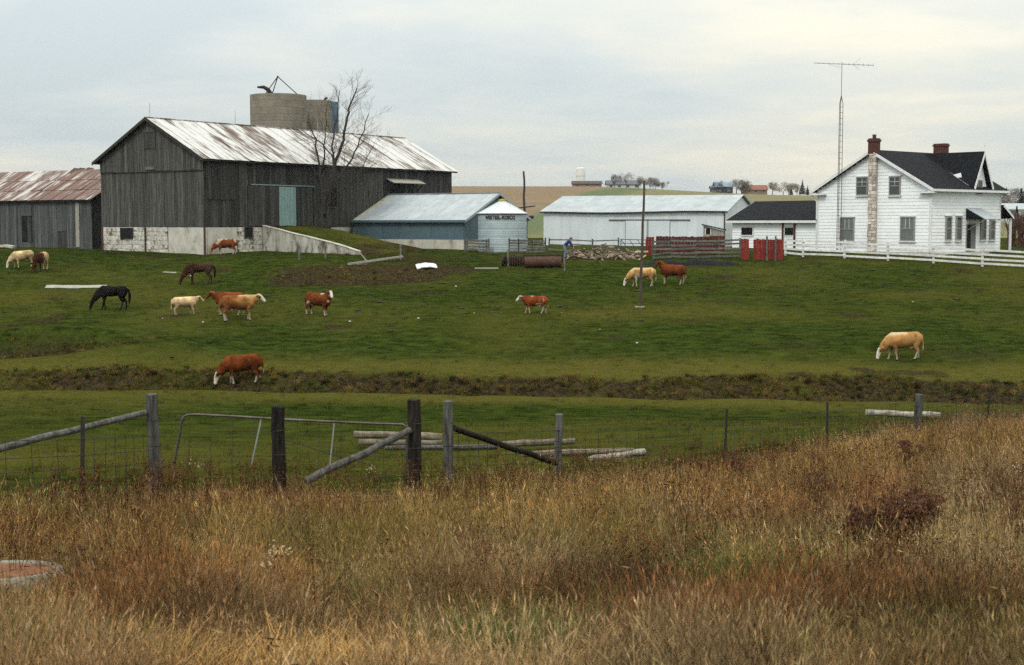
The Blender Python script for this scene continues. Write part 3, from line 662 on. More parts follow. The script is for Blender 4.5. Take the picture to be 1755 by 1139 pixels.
# ------------------------------------------------------------------ white machine shed
def build_machine_shed():
    pa, pb = (932, 135.8), (1243, 129.2); a = Vector((ray(pa[0], HOR)[0] * pa[1], pa[1])); b = Vector((ray(pb[0], HOR)[0] * pb[1], pb[1])); dv = b - a; ang = math.atan2(dv.y, dv.x); Ln = dv.length
    r = thing('machine_shed', 'long white steel machine shed with pale roof and sliding door', 'shed', (a.x, a.y, CZ), ang); zb = -2.4; H = 6.05; W = 12.1; ez, rz = 1.23, 2.75; sl = (rz - ez) / H
    MB().prism([(.05, .05, zb), (.05, W - .05, zb), (.05, W - .05, ez), (.05, H, rz - .12), (.05, .05, ez)], (Ln - .1, 0, 0)).build('wall_core', M['dark'], r)
    n = 20; w = Ln / n
    for i in range(n): box_part('steel_panel', M['whitesteel'], r, i * w + .003, (i + 1) * w - .003, -.03 - .01 * (i % 2), .05, zb, ez)
    n = 14; w = W / n; f = lambda y: ez + sl * min(y, W - y) - .03
    for i in range(n):
        y0, y1 = i * w + .003, (i + 1) * w - .003
        for x, o in ((Ln, .03), (0, -.03)): MB().prism([(x, y0, zb), (x, y1, zb), (x, y1, f(y1)), (x, (y0 + y1) / 2, f((y0 + y1) / 2)), (x, y0, f(y0))], (o * (1 + .3 * (i % 2)), 0, 0)).build('steel_panel', M['whitesteel'], r)
    n = 20; ov = .3
    for i in range(n):
        x0 = -.3 + i * (Ln + .6) / n; x1 = -.3 + (i + 1) * (Ln + .6) / n; q = .008 * (i % 2)
        sag = lambda x: .06 * math.sin(math.pi * x / Ln * 2.2 + 2.2)
        for (ye, s_) in ((-ov, 1), (W + ov, -1)):
            MB().prism([(x0, ye, ez - sl * ov + .05 + q + sag(x0)), (x1, ye, ez - sl * ov + .05 + q + sag(x1)), (x1, H, rz + .06 + q), (x0, H, rz + .06 + q)], (0, 0, .03)).build('roof_sheet', M['steelroof'], r)
        MB().beam((x0, -ov - .02, ez - sl * ov + sag(x0) - .02), (x1, -ov - .02, ez - sl * ov + sag(x1) - .02), .03, .1).build('eave_trim', M['rustdark'], r)
    def xo(px): 
        k = ray(px, HOR)[0]; c, s = math.cos(ang), math.sin(ang); return (k * a.y - a.x) / (c - k * s)
    box_part('door_track', M['greywood'], r, xo(1044), xo(1183), -.14, -.05, .42, .5)
    for (p, q_) in ((1072, 1110), (1111, 1149)): 
        dr = MB().box(xo(p), xo(q_), -.10, -.055, zb, .40).build('sliding_door', M['whitesteel'], r)
        for e in (xo(p), xo(q_) - .06): box_part('door_edge', M['galv'], dr, e, e + .06, -.115, -.1, zb, .4)
    MB().tube([(Ln - .1, -.35, ez - .05), (Ln - .05, -.12, ez - .3), (Ln - .05, -.12, zb)], .06, 6).build('downpipe', M['rust'], r)
build_machine_shed()
# ------------------------------------------------------------------ farmhouse
HA = R(40.8)
K0, HL, F0 = plan(1594, 110, HA, 1713)
_, HW, HC = plan(1594, 110, HA + math.pi / 2, 1402)
HZ = -2.25
house = thing('farmhouse', 'white clapboard two-storey farmhouse with black roof and steep front gable', 'house', (K0.x, K0.y, CZ + HZ), HA)
def hx(px):   # along the front wall
    return plan(1594, 110, HA, px)[1]
def hy(px):   # along the gable wall
    return plan(1594, 110, HA + math.pi / 2, px)[1]
def zfront(py, t): return (HOR - py) / FPX * (110 + math.sin(HA) * t) - HZ
def zgable(py, t): return (HOR - py) / FPX * (110 + math.cos(HA) * t) - HZ
def add_window(r, plane, a, b, z0, z1, pane, bars=(1, 1), fr=.09):
    """plane 'g': gable wall x = 0, a..b along y; plane 'f': front wall y = 0, a..b along x"""
    def bx(a0, a1, d0, d1, c0, c1): return (d0, d1, a0, a1, c0, c1) if plane == 'g' else (a0, a1, d0, d1, c0, c1)
    w = MB().box(*bx(a + fr, b - fr, -.075, -.045, z0 + fr, z1 - fr)).build('window', M['dark'], r)
    box_part('pane', pane, w, *bx(a + fr, b - fr, -.082, -.076, z0 + fr, z1 - fr))
    for q in ((a, a + fr, z0, z1), (b - fr, b, z0, z1), (a + fr, b - fr, z1 - fr, z1), (a + fr, b - fr, z0, z0 + fr)): box_part('frame', M['winframe'], w, *bx(q[0], q[1], -.13, -.04, q[2], q[3]))
    zm = (z0 + z1) / 2; box_part('meeting_rail', M['winframe'], w, *bx(a + fr, b - fr, -.115, -.083, zm - .035, zm + .035))
    for i in range(1, bars[0] + 1):
        x = a + fr + (b - a - 2 * fr) * i / (bars[0] + 1); box_part('muntin', M['trim'], w, *bx(x - .014, x + .014, -.10, -.083, zm + .035, z1 - fr))
    for i in range(1, bars[1] + 1):
        z = zm + (z1 - fr - zm) * i / (bars[1] + 1); box_part('muntin', M['trim'], w, *bx(a + fr, b - fr, -.101, -.084, z - .014, z + .014))
    box_part('sill', M['trim'], w, *bx(a - .08, b + .08, -.18, -.04, z0 - .08, z0 - .002)); box_part('lintel_trim', M['trim'], w, *bx(a - .06, b + .06, -.15, -.04, z1 + .002, z1 + .07))
def build_house():
    r = house; EZ, RZ = 5.2, 8.1; Hh = HW / 2; sl = (RZ - EZ) / Hh
    MB().prism([(.04, .04, -.4), (.04, HW - .04, -.4), (.04, HW - .04, EZ - .05), (.04, Hh, RZ - .1), (.04, .04, EZ - .05)], (HL - .08, 0, 0)).build('wall_core', M['trim'], r)
    box_part('foundation', M['plaster'], r, -.02, HL + .02, -.02, HW + .02, -.6, .12)
    # clapboards, one board per course
    ch = .262
    def lap(p, q, z0, z1, t0, t1, out):
        o = Vector((*out, 0)); a, b = Vector((*p(t0), 0)), Vector((*p(t1), 0))
        vs = [a + o * .038 + Vector((0, 0, z0)), b + o * .038 + Vector((0, 0, z0)), b + o * .012 + Vector((0, 0, z1)), a + o * .012 + Vector((0, 0, z1)),
              a - o * .02 + Vector((0, 0, z0)), b - o * .02 + Vector((0, 0, z0)), b - o * .02 + Vector((0, 0, z1)), a - o * .02 + Vector((0, 0, z1))]
        MB().add(vs, [(0,1,2,3),(7,6,5,4),(0,4,5,1),(1,5,6,2),(2,6,7,3),(3,7,4,0)]).build('clapboard', M['whitepaint'], r)
    z = .12
    while z < RZ - .25:
        z1 = z + ch + .012
        for xx, out in ((0, (-1, 0)), (HL, (1, 0))):
            m = max(0, (z1 - EZ) / sl) if z1 > EZ else 0
            if HW - 2 * m > .3: lap(lambda t: (xx, t), None, z, z1, m + .02, HW - m - .02, out)
        z += ch
    z = .12
    while z < EZ - .1:
        lap(lambda t: (t, 0), None, z, min(z + ch + .012, EZ), .02, HL - .02, (0, -1)); lap(lambda t: (t, HW), None, z, min(z + ch + .012, EZ), .02, HL - .02, (0, 1)); z += ch
    for x, y in ((0, 0), (HL, 0), (0, HW), (HL, HW)): box_part('corner_board', M['trim'], r, x - .06, x + .08, y - .06, y + .08, .1, EZ)
    # main roof
    ov = .5; go = .4; ez = EZ - sl * ov
    for ya in (-ov, HW + ov):
        MB().prism([(-go, ya, ez), (HL + go, ya, ez), (HL + go, Hh, RZ), (-go, Hh, RZ)], (0, 0, .12)).build('roof', M['shingle'], r)
        sg = -1 if ya < 0 else 1
        box_part('gutter', M['trim'], r, -go, HL + go, *sorted((ya + .002 * sg, ya + .12 * sg)), ez - .1, ez + .08)
        box_part('soffit', M['trim'], r, -go, HL + go, *sorted((ya, ya - sg * ov)), ez - .12, ez - .05)
        for x in (-go - .05, HL + go): MB().prism([(x, ya, ez + .10), (x, Hh, RZ + .10), (x, Hh, RZ - .14), (x, ya, ez - .14)], (.05, 0, 0)).build('rake_board', M['trim'], r)
        for x in (-go - .35, HL - .1): box_part('eave_return', M['trim'], r, x + .3, x + .72, *sorted((ya + .03 * sg, ya - sg * 1.35)), ez - .24, ez - .13)
    # steep centre gable
    t0, t1 = hx(1661), hx(1691); tc = (t0 + t1) / 2; hw = (t1 - t0) / 2; az = zfront(262, tc); yb = (az - EZ) / sl
    MB().prism([(tc - hw + .1, -.03, EZ - .2), (tc + hw - .1, -.03, EZ - .2), (tc, -.03, az - .15)], (0, .2, 0)).build('gable_wall', M['whitepaint'], r)
    for sgn in (-1, 1):
        xe = tc + sgn * (hw + .05)
        MB().prism([(tc, -.45, az), (xe, -.45, EZ - .02), (xe, .25, EZ + .1), (tc, yb + .1, az)], (sgn * .09, 0, .07)).build('gable_roof', M['shingle'], r)
        MB().prism([(tc, -.5, az + .06), (xe + sgn * .1, -.5, EZ - .05), (xe - sgn * .06, -.5, EZ - .16), (tc, -.5, az - .28)], (0, .05, 0)).build('barge_board', M['trim'], r)
        MB().beam((xe + sgn * .02, .05, EZ + .17), (tc + sgn * .06, yb, az + .06), .16, .03).build('valley_flashing', M['galv'], r)
    MB().tube([(tc, -.45, az), (tc, -.45, az + .75)], .03, 6).build('finial', M['trim'], r)
    MB().prism([(tc - 1.02, 1.5, EZ + .72), (tc - .98, .9, EZ + .8), (tc - .80, 1.1, EZ + 1.15), (tc - .9, 1.9, EZ + .98)], (-.1, -.0, .06)).build('roof_patch', M['whitesheet'], r)
    # windows
    for a, b, y0, y1, m, bars in ((1487, 1467.5, 335, 303, M['pane'], (1, 1)), (1543, 1523.5, 335, 302, M['pane'], (1, 1)), (1465, 1440.5, 413, 372, M['curtain'], (2, 0)), (1569, 1544, 413, 371, M['curtain'], (2, 0))):
        ta, tb = hy(a), hy(b); add_window(r, 'g', min(ta, tb), max(ta, tb), zgable(y0, ta), zgable(y1, ta), m, bars)
    for a, b, y0, y1 in ((1619.5, 1629.5, 412, 370), (1637, 1647, 412, 370), (1679.5, 1688.5, 411, 375), (1695, 1704, 411, 376)):
        ta, tb = hx(a), hx(b); add_window(r, 'f', ta, tb, zfront(y0, ta), zfront(y1, ta), M['pane'], (0, 0), .12)
    ta, tb = hx(1671.5), hx(1680); add_window(r, 'f', ta, tb, zfront(333, ta), zfront(309, ta), M['pane'], (0, 0), .1)
    # front door with awning
    ta, tb = hx(1655), hx(1671.5); d = MB().box(ta, tb, -.07, -.04, .1, 2.35).build('front_door', M['winframe'], r)
    box_part('door_leaf', M['dark'], d, ta + .12, ta + .62, -.09, -.071, .15, 2.25); box_part('screen_door', M['curtain'], d, ta + .66, tb - .1, -.09, -.071, .15, 2.25)
    box_part('door_step', M['plaster'], r, ta - .2, tb + .3, -1.1, -.05, -.3, .12)
    tc_, ty = ta - .05, hx(1681); za, zo = zfront(357, ta), zfront(376, ta); D = 1.75
    aw = MB().prism([(tc_, -.05, za), (ty, -.05, za), (ty, -D, zo), (tc_, -D, zo)], (0, 0, .05)).build('awning', M['steelroof'], r)
    for x in (tc_ + .005, ty - .03): MB().prism([(x, -.05, za - .02), (x, -D + .02, zo - .01), (x, -.05, zo)], (.025, 0, 0)).build('awning_side', M['shingle'], aw)
    for x in (tc_ + .05, ty - .05): MB().beam((x, -.06, zo - .9), (x, -D + .05, zo), .035, .035).build('awning_brace', M['galv'], aw)
    # stone chimney against the gable, brick above the roof
    yc = hy(1498); ro = .36
    box_part('chimney_core', M['plaster'], r, -.42, -.05, yc - .3, yc + .3, -.3, RZ - .2)
    z = -.2
    while z < RZ - .25:
        h = random.uniform(.22, .34); y = yc - .34
        while y < yc + .34:
            w = min(random.uniform(.2, .36), yc + .34 - y)
            if w > .06:
                for xx in (-.46 - random.uniform(0, .05),): MB().box(xx, -.2, y + .01, y + w - .01, z + .01, z + h - .01).build('chimney_stone', M['stone'], r, bevel=.02)
            y += w
        z += h
    ch_ = MB().box(-.5, .12, yc - .36, yc + .36, RZ - .22, RZ + 1.0).build('brick_chimney', M['brick'], r); box_part('cap', M['brick'], ch_, -.56, .18, yc - .42, yc + .42, RZ + .72, RZ + .9); MB().lathe([(.14, 0), (.16, .3), (.11, .3)], 12, (-.18, yc, RZ + 1.0)).build('flue_pot', M['brick'], ch_)
    ch2 = MB().box(HL - .75, HL - .15, Hh - .55, Hh + .55, RZ - .4, RZ + .95).build('brick_chimney', M['brick'], r); box_part('cap', M['brick'], ch2, HL - .81, HL - .09, Hh - .61, Hh + .61, RZ + .72, RZ + .85)
    # porch on the far end
    p = MB().prism([(HL + .05, -.3, 3.75), (HL + .05, 3.0, 3.75), (HL + 1.6, 3.0, 2.75), (HL + 1.6, -.3, 2.75)], (0, 0, .12)).build('porch_roof', M['shingle'], r)
    MB().prism([(HL + .05, -.32, 3.7), (HL + 1.62, -.32, 2.7), (HL + 1.62, -.32, 2.9), (HL + .05, -.32, 3.9)], (0, -.05, 0)).build('porch_fascia', M['trim'], p)
    box_part('porch_post', M['trim'], r, HL + 1.4, HL + 1.55, -.2, -.05, -.3, 2.8); box_part('porch_screen', M['log'], r, HL + .3, HL + 1.1, .6, .7, .8, 2.3)
    MB().tube([(-.1, -ov - .06, ez - .1), (-.1, -.12, ez - .5), (-.1, -.12, .1)], .045, 6).build('downpipe', M['trim'], r)
    MB().tube([(-.1, HW + ov + .06, ez - .05), (-.1, HW + ov, ez - .4), (-.1, HW + .1, ez - .75), (-.1, HW + .1, .1)], .05, 6).build('downpipe', M['trim'], r)
build_house()

# ------------------------------------------------------------------ black-roofed wing left of the house
def build_wing():
    ang = HA - math.pi / 2     # local x toward the house along the front wall; +y recedes
    st = Vector((K0.x, K0.y)) + Vector((math.cos(HA + math.pi / 2), math.sin(HA + math.pi / 2))) * (HW + .06) + Vector((math.cos(HA), math.sin(HA))) * .25
    k = ray(1256, HOR)[0]; c, s = -math.cos(ang), -math.sin(ang); Ln = (k * st.y - st.x) / (c - k * s)
    r = thing('garage_wing', 'low white wing with black shingle roof between machine shed and farmhouse', 'garage', (st.x, st.y, CZ), ang); zb = -2.4
    W = 6.9; H = W / 2; ez, rz = .5, 1.98; sl = (rz - ez) / H
    MB().prism([(-.05, .04, zb), (-.05, W - .05, zb), (-.05, W - .05, ez), (-.05, H, rz - .08), (-.05, .04, ez)], (-Ln + .05, 0, 0)).build('wall_core', M['trim'], r)
    z = zb + .1
    while z < ez - .05:
        z1 = min(z + .247, ez)
        MB().add([(-Ln, -.045, z), (-.02, -.045, z), (-.02, -.012, z1), (-Ln, -.012, z1), (-Ln, .03, z), (-.02, .03, z), (-.02, .03, z1), (-Ln, .03, z1)], [(0,1,2,3),(7,6,5,4),(0,4,5,1),(1,5,6,2),(2,6,7,3),(3,7,4,0)]).build('clapboard', M['whitepaint'], r); z += .235
    MB().prism([(-Ln, 0, zb), (-Ln, W, zb), (-Ln, W, ez), (-Ln, H, rz - .05), (-Ln, 0, ez)], (-.05, 0, 0)).build('end_wall', M['whitepaint'], r)
    ov = .45
    for ya in (-ov, W + ov): MB().prism([(-Ln - .4, ya, ez - sl * ov), (.0, ya, ez - sl * ov), (.0, H, rz), (-Ln - .4, H, rz)], (0, 0, .12)).build('roof', M['shingle'], r)
    box_part('fascia', M['trim'], r, -Ln - .4, 0, -ov - .05, -ov - .003, ez - sl * ov - .14, ez - sl * ov + .06)
    MB().prism([(-Ln - .42, -ov, ez - sl * ov - .12), (-Ln - .42, H, rz - .12), (-Ln - .42, H, rz + .1), (-Ln - .42, -ov, ez - sl * ov + .1)], (-.04, 0, 0)).build('rake_board', M['trim'], r)
    def xo(px):
        k = ray(px, HOR)[0]; c, s = -math.cos(ang), -math.sin(ang); return -(k * st.y - st.x) / (c - k * s)
    for a, b in ((1272, 1291), (1346, 1361)):
        xa, xb = xo(a), xo(b); w = MB().box(xa, xb, -.08, -.05, -.85, -.25).build('window', M['dark'], r)
        for q in ((xa - .07, xa - .005, -.92, -.18), (xb + .005, xb + .07, -.92, -.18), (xa - .07, xb + .07, -.175, -.11), (xa - .07, xb + .07, -.99, -.925)): box_part('frame', M['trim'], w, q[0], q[1], -.11, -.046, q[2], q[3])
    for p in (1343, 1363): box_part('door_post', M['rust'], r, xo(p) - .07, xo(p) + .07, -.16, -.05, zb, ez - .05)
    d = MB().box(xo(1345), xo(1361), -.09, -.05, zb + .3, -1.05).build('half_door', M['whitepaint'], r); box_part('rail', M['trim'], d, xo(1345), xo(1361), -.12, -.091, -1.2, -1.06)
build_wing()

# ------------------------------------------------------------------ antenna tower
def build_antenna():
    b = at_d(1436.5, 115.2); d = b.y; r = thing('antenna_tower', 'tall thin lattice television mast standing against the white house gable', 'antenna', b)
    def q(px, py): return P(px, py, d) - b
    top = q(1441.5, 178); apex = q(1442, 163); mast = q(1443, 106)
    legs = [(-.17, -.1), (.17, -.1), (0, .19)]
    for lx, ly in legs: MB().tube([(lx, ly, -.2), (top.x + lx * .8, ly * .8, top.z), (apex.x, 0, apex.z)], .024, 5).build('leg', M['rust'], r)
    n = 26; rw = MB()
    for i in range(n):
        z0 = top.z * (i + .5) / n; f = z0 / top.z; cx = top.x * f; k = 1 - .2 * f
        p = [Vector((cx + lx * k, ly * k, z0)) for lx, ly in legs]
        MB().tube([p[0], p[1]], .016, 4).build('rung', M['rust'], r)
        rw.tube([p[1], p[2]], .012, 4); rw.tube([p[2], p[0]], .012, 4)
    tag(rw.build('cross_lacing', M['rust'], r), kind='stuff')
    MB().tube([apex - Vector((0, 0, .4)), mast], .028, 6).build('mast', M['galv'], r)
    bm_ = q(1395, 107.5); be = q(1497, 111.5); bo = MB().tube([bm_, be], .028, 5).build('boom', M['galv'], r)
    for i in range(13):
        f = i / 12; p = bm_.lerp(be, f); L_ = .35 + .85 * f; tilt = Vector((.25, 1, 0)).normalized(); MB().tube([p - tilt * L_, p + tilt * L_], .012, 4).build('element', M['galv'], bo)
    for e in ((q(1463, 109.5), q(1475, 100)), (q(1463, 109.5), q(1473, 120)), (q(1443, 116), q(1420, 110))): MB().tube(e, .014, 4).build('strut', M['galv'], bo)
build_antenna()

# ------------------------------------------------------------------ rail fences
def rail_fence(name, label, cat, posts, nrail, h, pm_, rm_, rw=.13, rt=.035, pw=.13, z0=.2, group=None, front=True, ext=.1, sag=.03, gap=None):
    b = posts[0]; t = thing(name, label, cat, b)
    L = [Vector((p.x, p.y, gz(p.x, p.y))) for p in posts]
    for p in L:
        q = p - b; hh = h + random.uniform(.05, .2); MB().beam(q - Vector((0, 0, .4)), q + Vector((random.uniform(-.04, .04), 0, hh)), pw, pw, (1, 0, 0)).build('post', pm_, t)
    for i in range(len(L) - 1):
        dv = (L[i + 1] - L[i]).normalized(); o = Vector((dv.y, -dv.x, 0)).normalized(); o = o if o.y < 0 else -o
        for k in range(nrail):
            if gap and (i, k) in gap: continue
            z = z0 + (h - z0 - .06) * k / max(1, nrail - 1)
            a = L[i] - b + Vector((0, 0, z + random.uniform(-sag, sag))) + o * (pw / 2 + rt / 2 + .002); c = L[i + 1] - b + Vector((0, 0, z + random.uniform(-sag, sag))) + o * (pw / 2 + rt / 2 + .002)
            MB().beam(a - dv * ext * .4, c + dv * ext * .2, rt, rw).build('rail', rm_, t)
    return t
def pts(*a): return [at_d(px, d) for px, d in a]
WH = M['trim']
M['fencewhite'] = pm('white_fence_paint', (.66,.67,.66), (.45,.45,.43), 3, rough=.75, vary=.08)
rail_fence('white_fence', 'white four-rail board fence in front of the farmhouse', 'fence', pts((1346, 111), (1376, 109.8), (1447, 108.6), (1522, 107.3), (1600, 105.8), (1684, 104), (1790, 102.5), (1890, 101)), 4, 1.25, M['fencewhite'], M['fencewhite'], rw=.15, pw=.16, z0=.22, sag=.035)
rail_fence('board_fence', 'short grey board fence between blue shed and grain bin', 'fence', pts((797, 116), (801, 115.8), (834, 114.6), (838, 114.5)), 4, 1.0, M['greywood'], M['greywood'], rw=.15, z0=.25)
rail_fence('corral_fence', 'dark weathered plank fence just right of the grain bin', 'fence', pts((873, 114), (889, 114), (912, 114), (934, 114)), 5, 1.05, M['oldpost'], M['greywood'], rw=.13, z0=.15)
rail_fence('rail_fence', 'thin grey rail fence running behind the firewood heap', 'fence', pts((941, 114.5), (977, 114.3), (1016, 114), (1060, 114)), 3, 1.05, M['greywood'], M['greywood'], rw=.10, z0=.25, sag=.08)
rail_fence('corral_rails', 'grey plank corral fence in front of the red boards', 'fence', pts((1119, 108), (1150, 108.3), (1192, 108.6), (1232, 108.8), (1268, 109)), 5, 1.42, M['oldpost'], M['greywood'], rw=.15, z0=.15, sag=.05)
def red_boards(name, label, pa, pb, d, h, m, w=.2, cat='fence', posts=(), d2=None):
    a = at_d(pa, d); b = at_d(pb, d2 or d); t = thing(name, label, cat, a); L = (b - a).length; n = max(2, round(L / w)); 
    for i in range(n):
        p = a.lerp(b, (i + .5) / n); p.z = gz(p.x, p.y); q = p - a; ww = L / n * .48; dv = (b - a).normalized(); hh = h + random.uniform(-.03, .03)
        MB().beam(q + Vector((0, 0, .05)), q + Vector((0, random.uniform(-.008, .008), hh)), .03, ww * 2, tuple(dv)).build('board', m, t)
    for z in (.35, h - .25):
        MB().beam(Vector((0, .05, z)), b - a + Vector((0, .05, z)), .05, .1).build('rail', M['redpaint'], t)
    for px in posts:
        p = at_d(px, d - .15) - a; MB().beam(p - Vector((0, 0, .3)), p + Vector((0, 0, h + .25)), .12, .12, (1, 0, 0)).build('post', M['greywood'], t)
    return t
red_boards('red_board_fence', 'barn-red board windbreak behind the grey corral planks', 1124, 1242, 111.5, 1.45, M['reddark'], .25)
red_boards('red_hoarding', 'narrow red board panel at the left end of the corral planks', 1107, 1121, 110, 1.5, M['redpaint'], .2, 'panel')
red_boards('red_hoarding', 'narrow red upright panel right of the grey corral planks', 1270, 1283.5, 107.3, 1.62, M['redpaint'], .2, 'panel')
red_boards('red_gate', 'wide red board gate with two grey posts near the white fence', 1291, 1342, 107.2, 1.62, M['redpaint'], .2, 'gate', (1314, 1329))
def tube_gate():
    a = at_d(1064, 112.5); b = at_d(1107, 112.0); t = thing('farm_gate', 'grey tubular farm gate with diagonal braces beside the red boards', 'gate', a); v = b - a
    for z in (.25, .55, .85, 1.15): MB().tube([(0, 0, z), (v.x, v.y, v.z + z)], .03, 6).build('rail', M['pipe'], t)
    for f in (0, 1): MB().tube([v * f + Vector((0, 0, -.1)), v * f + Vector((0, 0, 1.2))], .035, 6).build('upright', M['pipe'], t)
    for f in (0.0, .33, .66): MB().tube([v * f + Vector((0, -.04, 1.15)), v * (f + .33) + Vector((0, -.04, .25))], .025, 6).build('brace', M['pipe'], t)
tube_gate()

# small hen house in front of the machine shed
def hen_house():
    b = at_d(1206, 113.5); r = thing('hen_house', 'tiny pale shed with slanted roof above the red boards', 'shed', b, R(-6)); z0, zl, zr = -.2, 2.15, 1.75
    MB().prism([(0, 0, z0), (1.55, 0, z0), (1.55, 0, zr), (0, 0, zl)], (0, 1.4, 0)).build('wall', M['palewood'], r)
    MB().prism([(-.15, -.2, zl + .05), (1.75, -.2, zr + .02), (1.75, -.2, zr + .12), (-.15, -.2, zl + .15)], (0, 1.8, 0)).build('roof', M['darkbrown'], r)
    w = MB().box(.15, .5, -.03, -.005, 1.5, 1.95).build('window', M['dark'], r); box_part('frame', M['trim'], w, .1, .148, -.04, -.004, 1.45, 2.0); box_part('frame', M['trim'], w, .502, .55, -.04, -.004, 1.45, 2.0)
    for i in range(7): box_part('board', M['palewood'], r, .02 + i * .218, .02 + i * .218 + .2, -.03 if i > 2 else -.004, -.001, -.1, (1.72 + (6 - i) * .05) if i > 2 else 1.4)
hen_house()

# ------------------------------------------------------------------ poles
M['polewood'] = pm('pole_wood', (.085,.062,.045), (.045,.032,.024), 6, (2, 2, .4), .9, .3)
def pole(name, label, px0, py0, px1, py1, d, r0, r1, m, bend=0.0, extra=False):
    b = hit(px0, py0) if d is None else at_d(px0, d); d = b.y; top = P(px1, py1, d); t = thing(name, label, 'pole', b); v = top - b
    n = 9; p = [v * (i / n) + Vector((bend * math.sin(i * 1.9), 0, 0)) * (i > 0) for i in range(n + 1)]; p[0] = p[0] - Vector((0, 0, .3))
    MB().tube(p, [r0 + (r1 - r0) * i / n for i in range(n + 1)], 8).build('shaft', m, t)
    return t, v
t, v = pole('utility_pole', 'tall thin brown pole standing alone in the pasture by the tan cow', 1097, 526, 1104.5, 310, None, .092, .062, M['polewood'], .015)
MB().box(-.3, .26, -.2, .16, -.15, .05).build('base_board', M['palewood'], t)
t, v = pole('utility_pole', 'crooked bare pole behind the grain bin against the stubble field', 899, 420, 898, 293, 131, .13, .085, M['bark'], .04)
MB().tube([v * .52 + Vector((-.9, -.1, -.1)), v * .52 + Vector((.2, -.1, .02)), v * .52 + Vector((1.0, -.1, .12))], .06, 6).build('cross_arm', M['bark'], t)
for px, y0, y1, lb in ((513, 445, 419, 'leaning grey stake in the yard nearest the big barn foundation'), (558, 443, 420, 'short grey stake standing against the retaining wall'), (687, 445, 418, 'brown stake standing at the end of the long beam'), (871, 456, 428, 'pale stake standing in front of the rusty harrow'), (968, 464, 440, 'pale grey stake standing at the right end of the roller')):
    b = hit(px, y0); d = b.y; h = (y0 - y1) / pxm(d); t = thing('stake', lb, 'stake', b)
    MB().beam((0, 0, -.2), (random.uniform(-.08, .02), 0, h), .14, .12, (1, 0, 0)).build('shaft', M['greywood'], t); MB().beam((-.0, 0, h), (-.01, 0, h + .02), .1, .09, (1, 0, 0)).build('worn_top', M['palewood'], t)

# ------------------------------------------------------------------ yard clutter
def land_roller():
    d = 103.5; a = at_d(899, d); b = at_d(962, d); t = thing('land_roller', 'rusty red steel field roller lying in the pasture', 'roller', a); v = b - a; rr = .40
    n = 12; dr = MB(); 
    L = v.length; u = v.normalized()
    prof = [0, .02, .02, .98, .98, 1]; rad = [rr - .06, rr, rr, rr, rr, rr - .06]
    MB().tube([v * f + Vector((0, 0, rr)) for f in (0, .01, .49, .5, .51, .99, 1)], [rr - .03, rr, rr, rr - .02, rr, rr, rr - .03], 28).build('drum', M['rust'], t, True)
    fr = MB().beam(Vector((-.1, -.0, rr * 2 + .08)), v + Vector((.1, 0, rr * 2 + .08)), .1, .1).build('frame', M['rustdark'], t)
    for f in (-.03, 1.03): MB().beam(v * f + Vector((0, 0, rr)), v * f + Vector((0, 0, rr * 2 + .08)), .1, .08, (0, 1, 0)).build('bracket', M['rustdark'], fr)
    MB().beam(v * .5 + Vector((0, .05, rr * 2 + .08)), v * .5 + Vector((0, 1.9, .25)), .09, .09).build('drawbar', M['rustdark'], t)
    for f in (-.02, 1.02): MB().tube([v * f + Vector((0, 0, rr)) - u * .03, v * f + Vector((0, 0, rr)) + u * .03], .12, 12).build('hub', M['rustdark'], t)
land_roller()
def harrow():
    d = 104.5; a = at_d(862, d); b = at_d(901, d); t = thing('disc_harrow', 'dark rusty farm implement left of the roller', 'machine', a); v = b - a
    MB().beam((0, 0, .62), v + Vector((0, 0, .62)), .12, .12).build('frame', M['rustdark'], t); MB().beam((0, .7, .62), v + Vector((0, .7, .62)), .1, .1).build('frame', M['rustdark'], t)
    MB().beam(v * .5 + Vector((0, -.1, .62)), v * .5 + Vector((0, 1.8, .5)), .09, .09).build('drawbar', M['rustdark'], t)
    for i in range(9):
        f = (i + .3) / 9; c = v * f + Vector((0, .05 * (i % 2), .34)); n = Vector((1, .35, 0)).normalized()
        MB().tube([c - n * .02, c, c + n * .03], [.33, .34, .05], 16).build('disc', M['rust'], t)
    for f in (.1, .5, .92): MB().beam(v * f + Vector((0, 0, .62)), v * f + Vector((.03, 0, 1.02 + .1 * f)), .07, .06, (0, 1, 0)).build('lever', M['rust'], t)
    w = Vector((-.02, -.1, .42)); wh = MB().tube([w - Vector((.07, 0, 0)), w + Vector((.07, 0, 0))], .42, 20).build('wheel', M['rustdark'], t); MB().tube([w - Vector((.09, 0, 0)), w + Vector((.09, 0, 0))], .1, 10).build('hub', M['rust'], wh)
harrow()
def slab(name, label, cat, px, py, L, W, th, rz, m, droop=.0, tilt=0.0):
    b = hit(px, py); t = thing(name, label, cat, b, rz); n = 8; mb = MB()
    for i in range(n):
        pass
    vs = []; fs = []
    for i in range(n + 1):
        x = -L / 2 + L * i / n; wob = W * (1 + .12 * math.sin(i * 2.1)); 
        for y in (-wob / 2, wob / 2):
            wp = Vector((math.cos(rz) * x - math.sin(rz) * y, math.sin(rz) * x + math.cos(rz) * y)); zz = gz(b.x + wp.x, b.y + wp.y) - b.z + .03 + droop * math.sin(math.pi * i / n) + tilt * (y + W / 2)
            vs += [(x, y, zz), (x, y, zz + th)]
    for i in range(n):
        a = i * 4; fs += [(a + 1, a + 5, a + 7, a + 3), (a, a + 2, a + 6, a + 4), (a, a + 4, a + 5, a + 1), (a + 2, a + 3, a + 7, a + 6)]
    fs += [(0, 1, 3, 2), (n * 4, n * 4 + 2, n * 4 + 3, n * 4 + 1)]
    MB().add(vs, fs).build('panel', m, t)
    return t
slab('board', 'long bleached plywood board lying flat beyond the black horse', 'board', 131, 492, 3.9, 1.5, .03, R(14), M['palewood'])
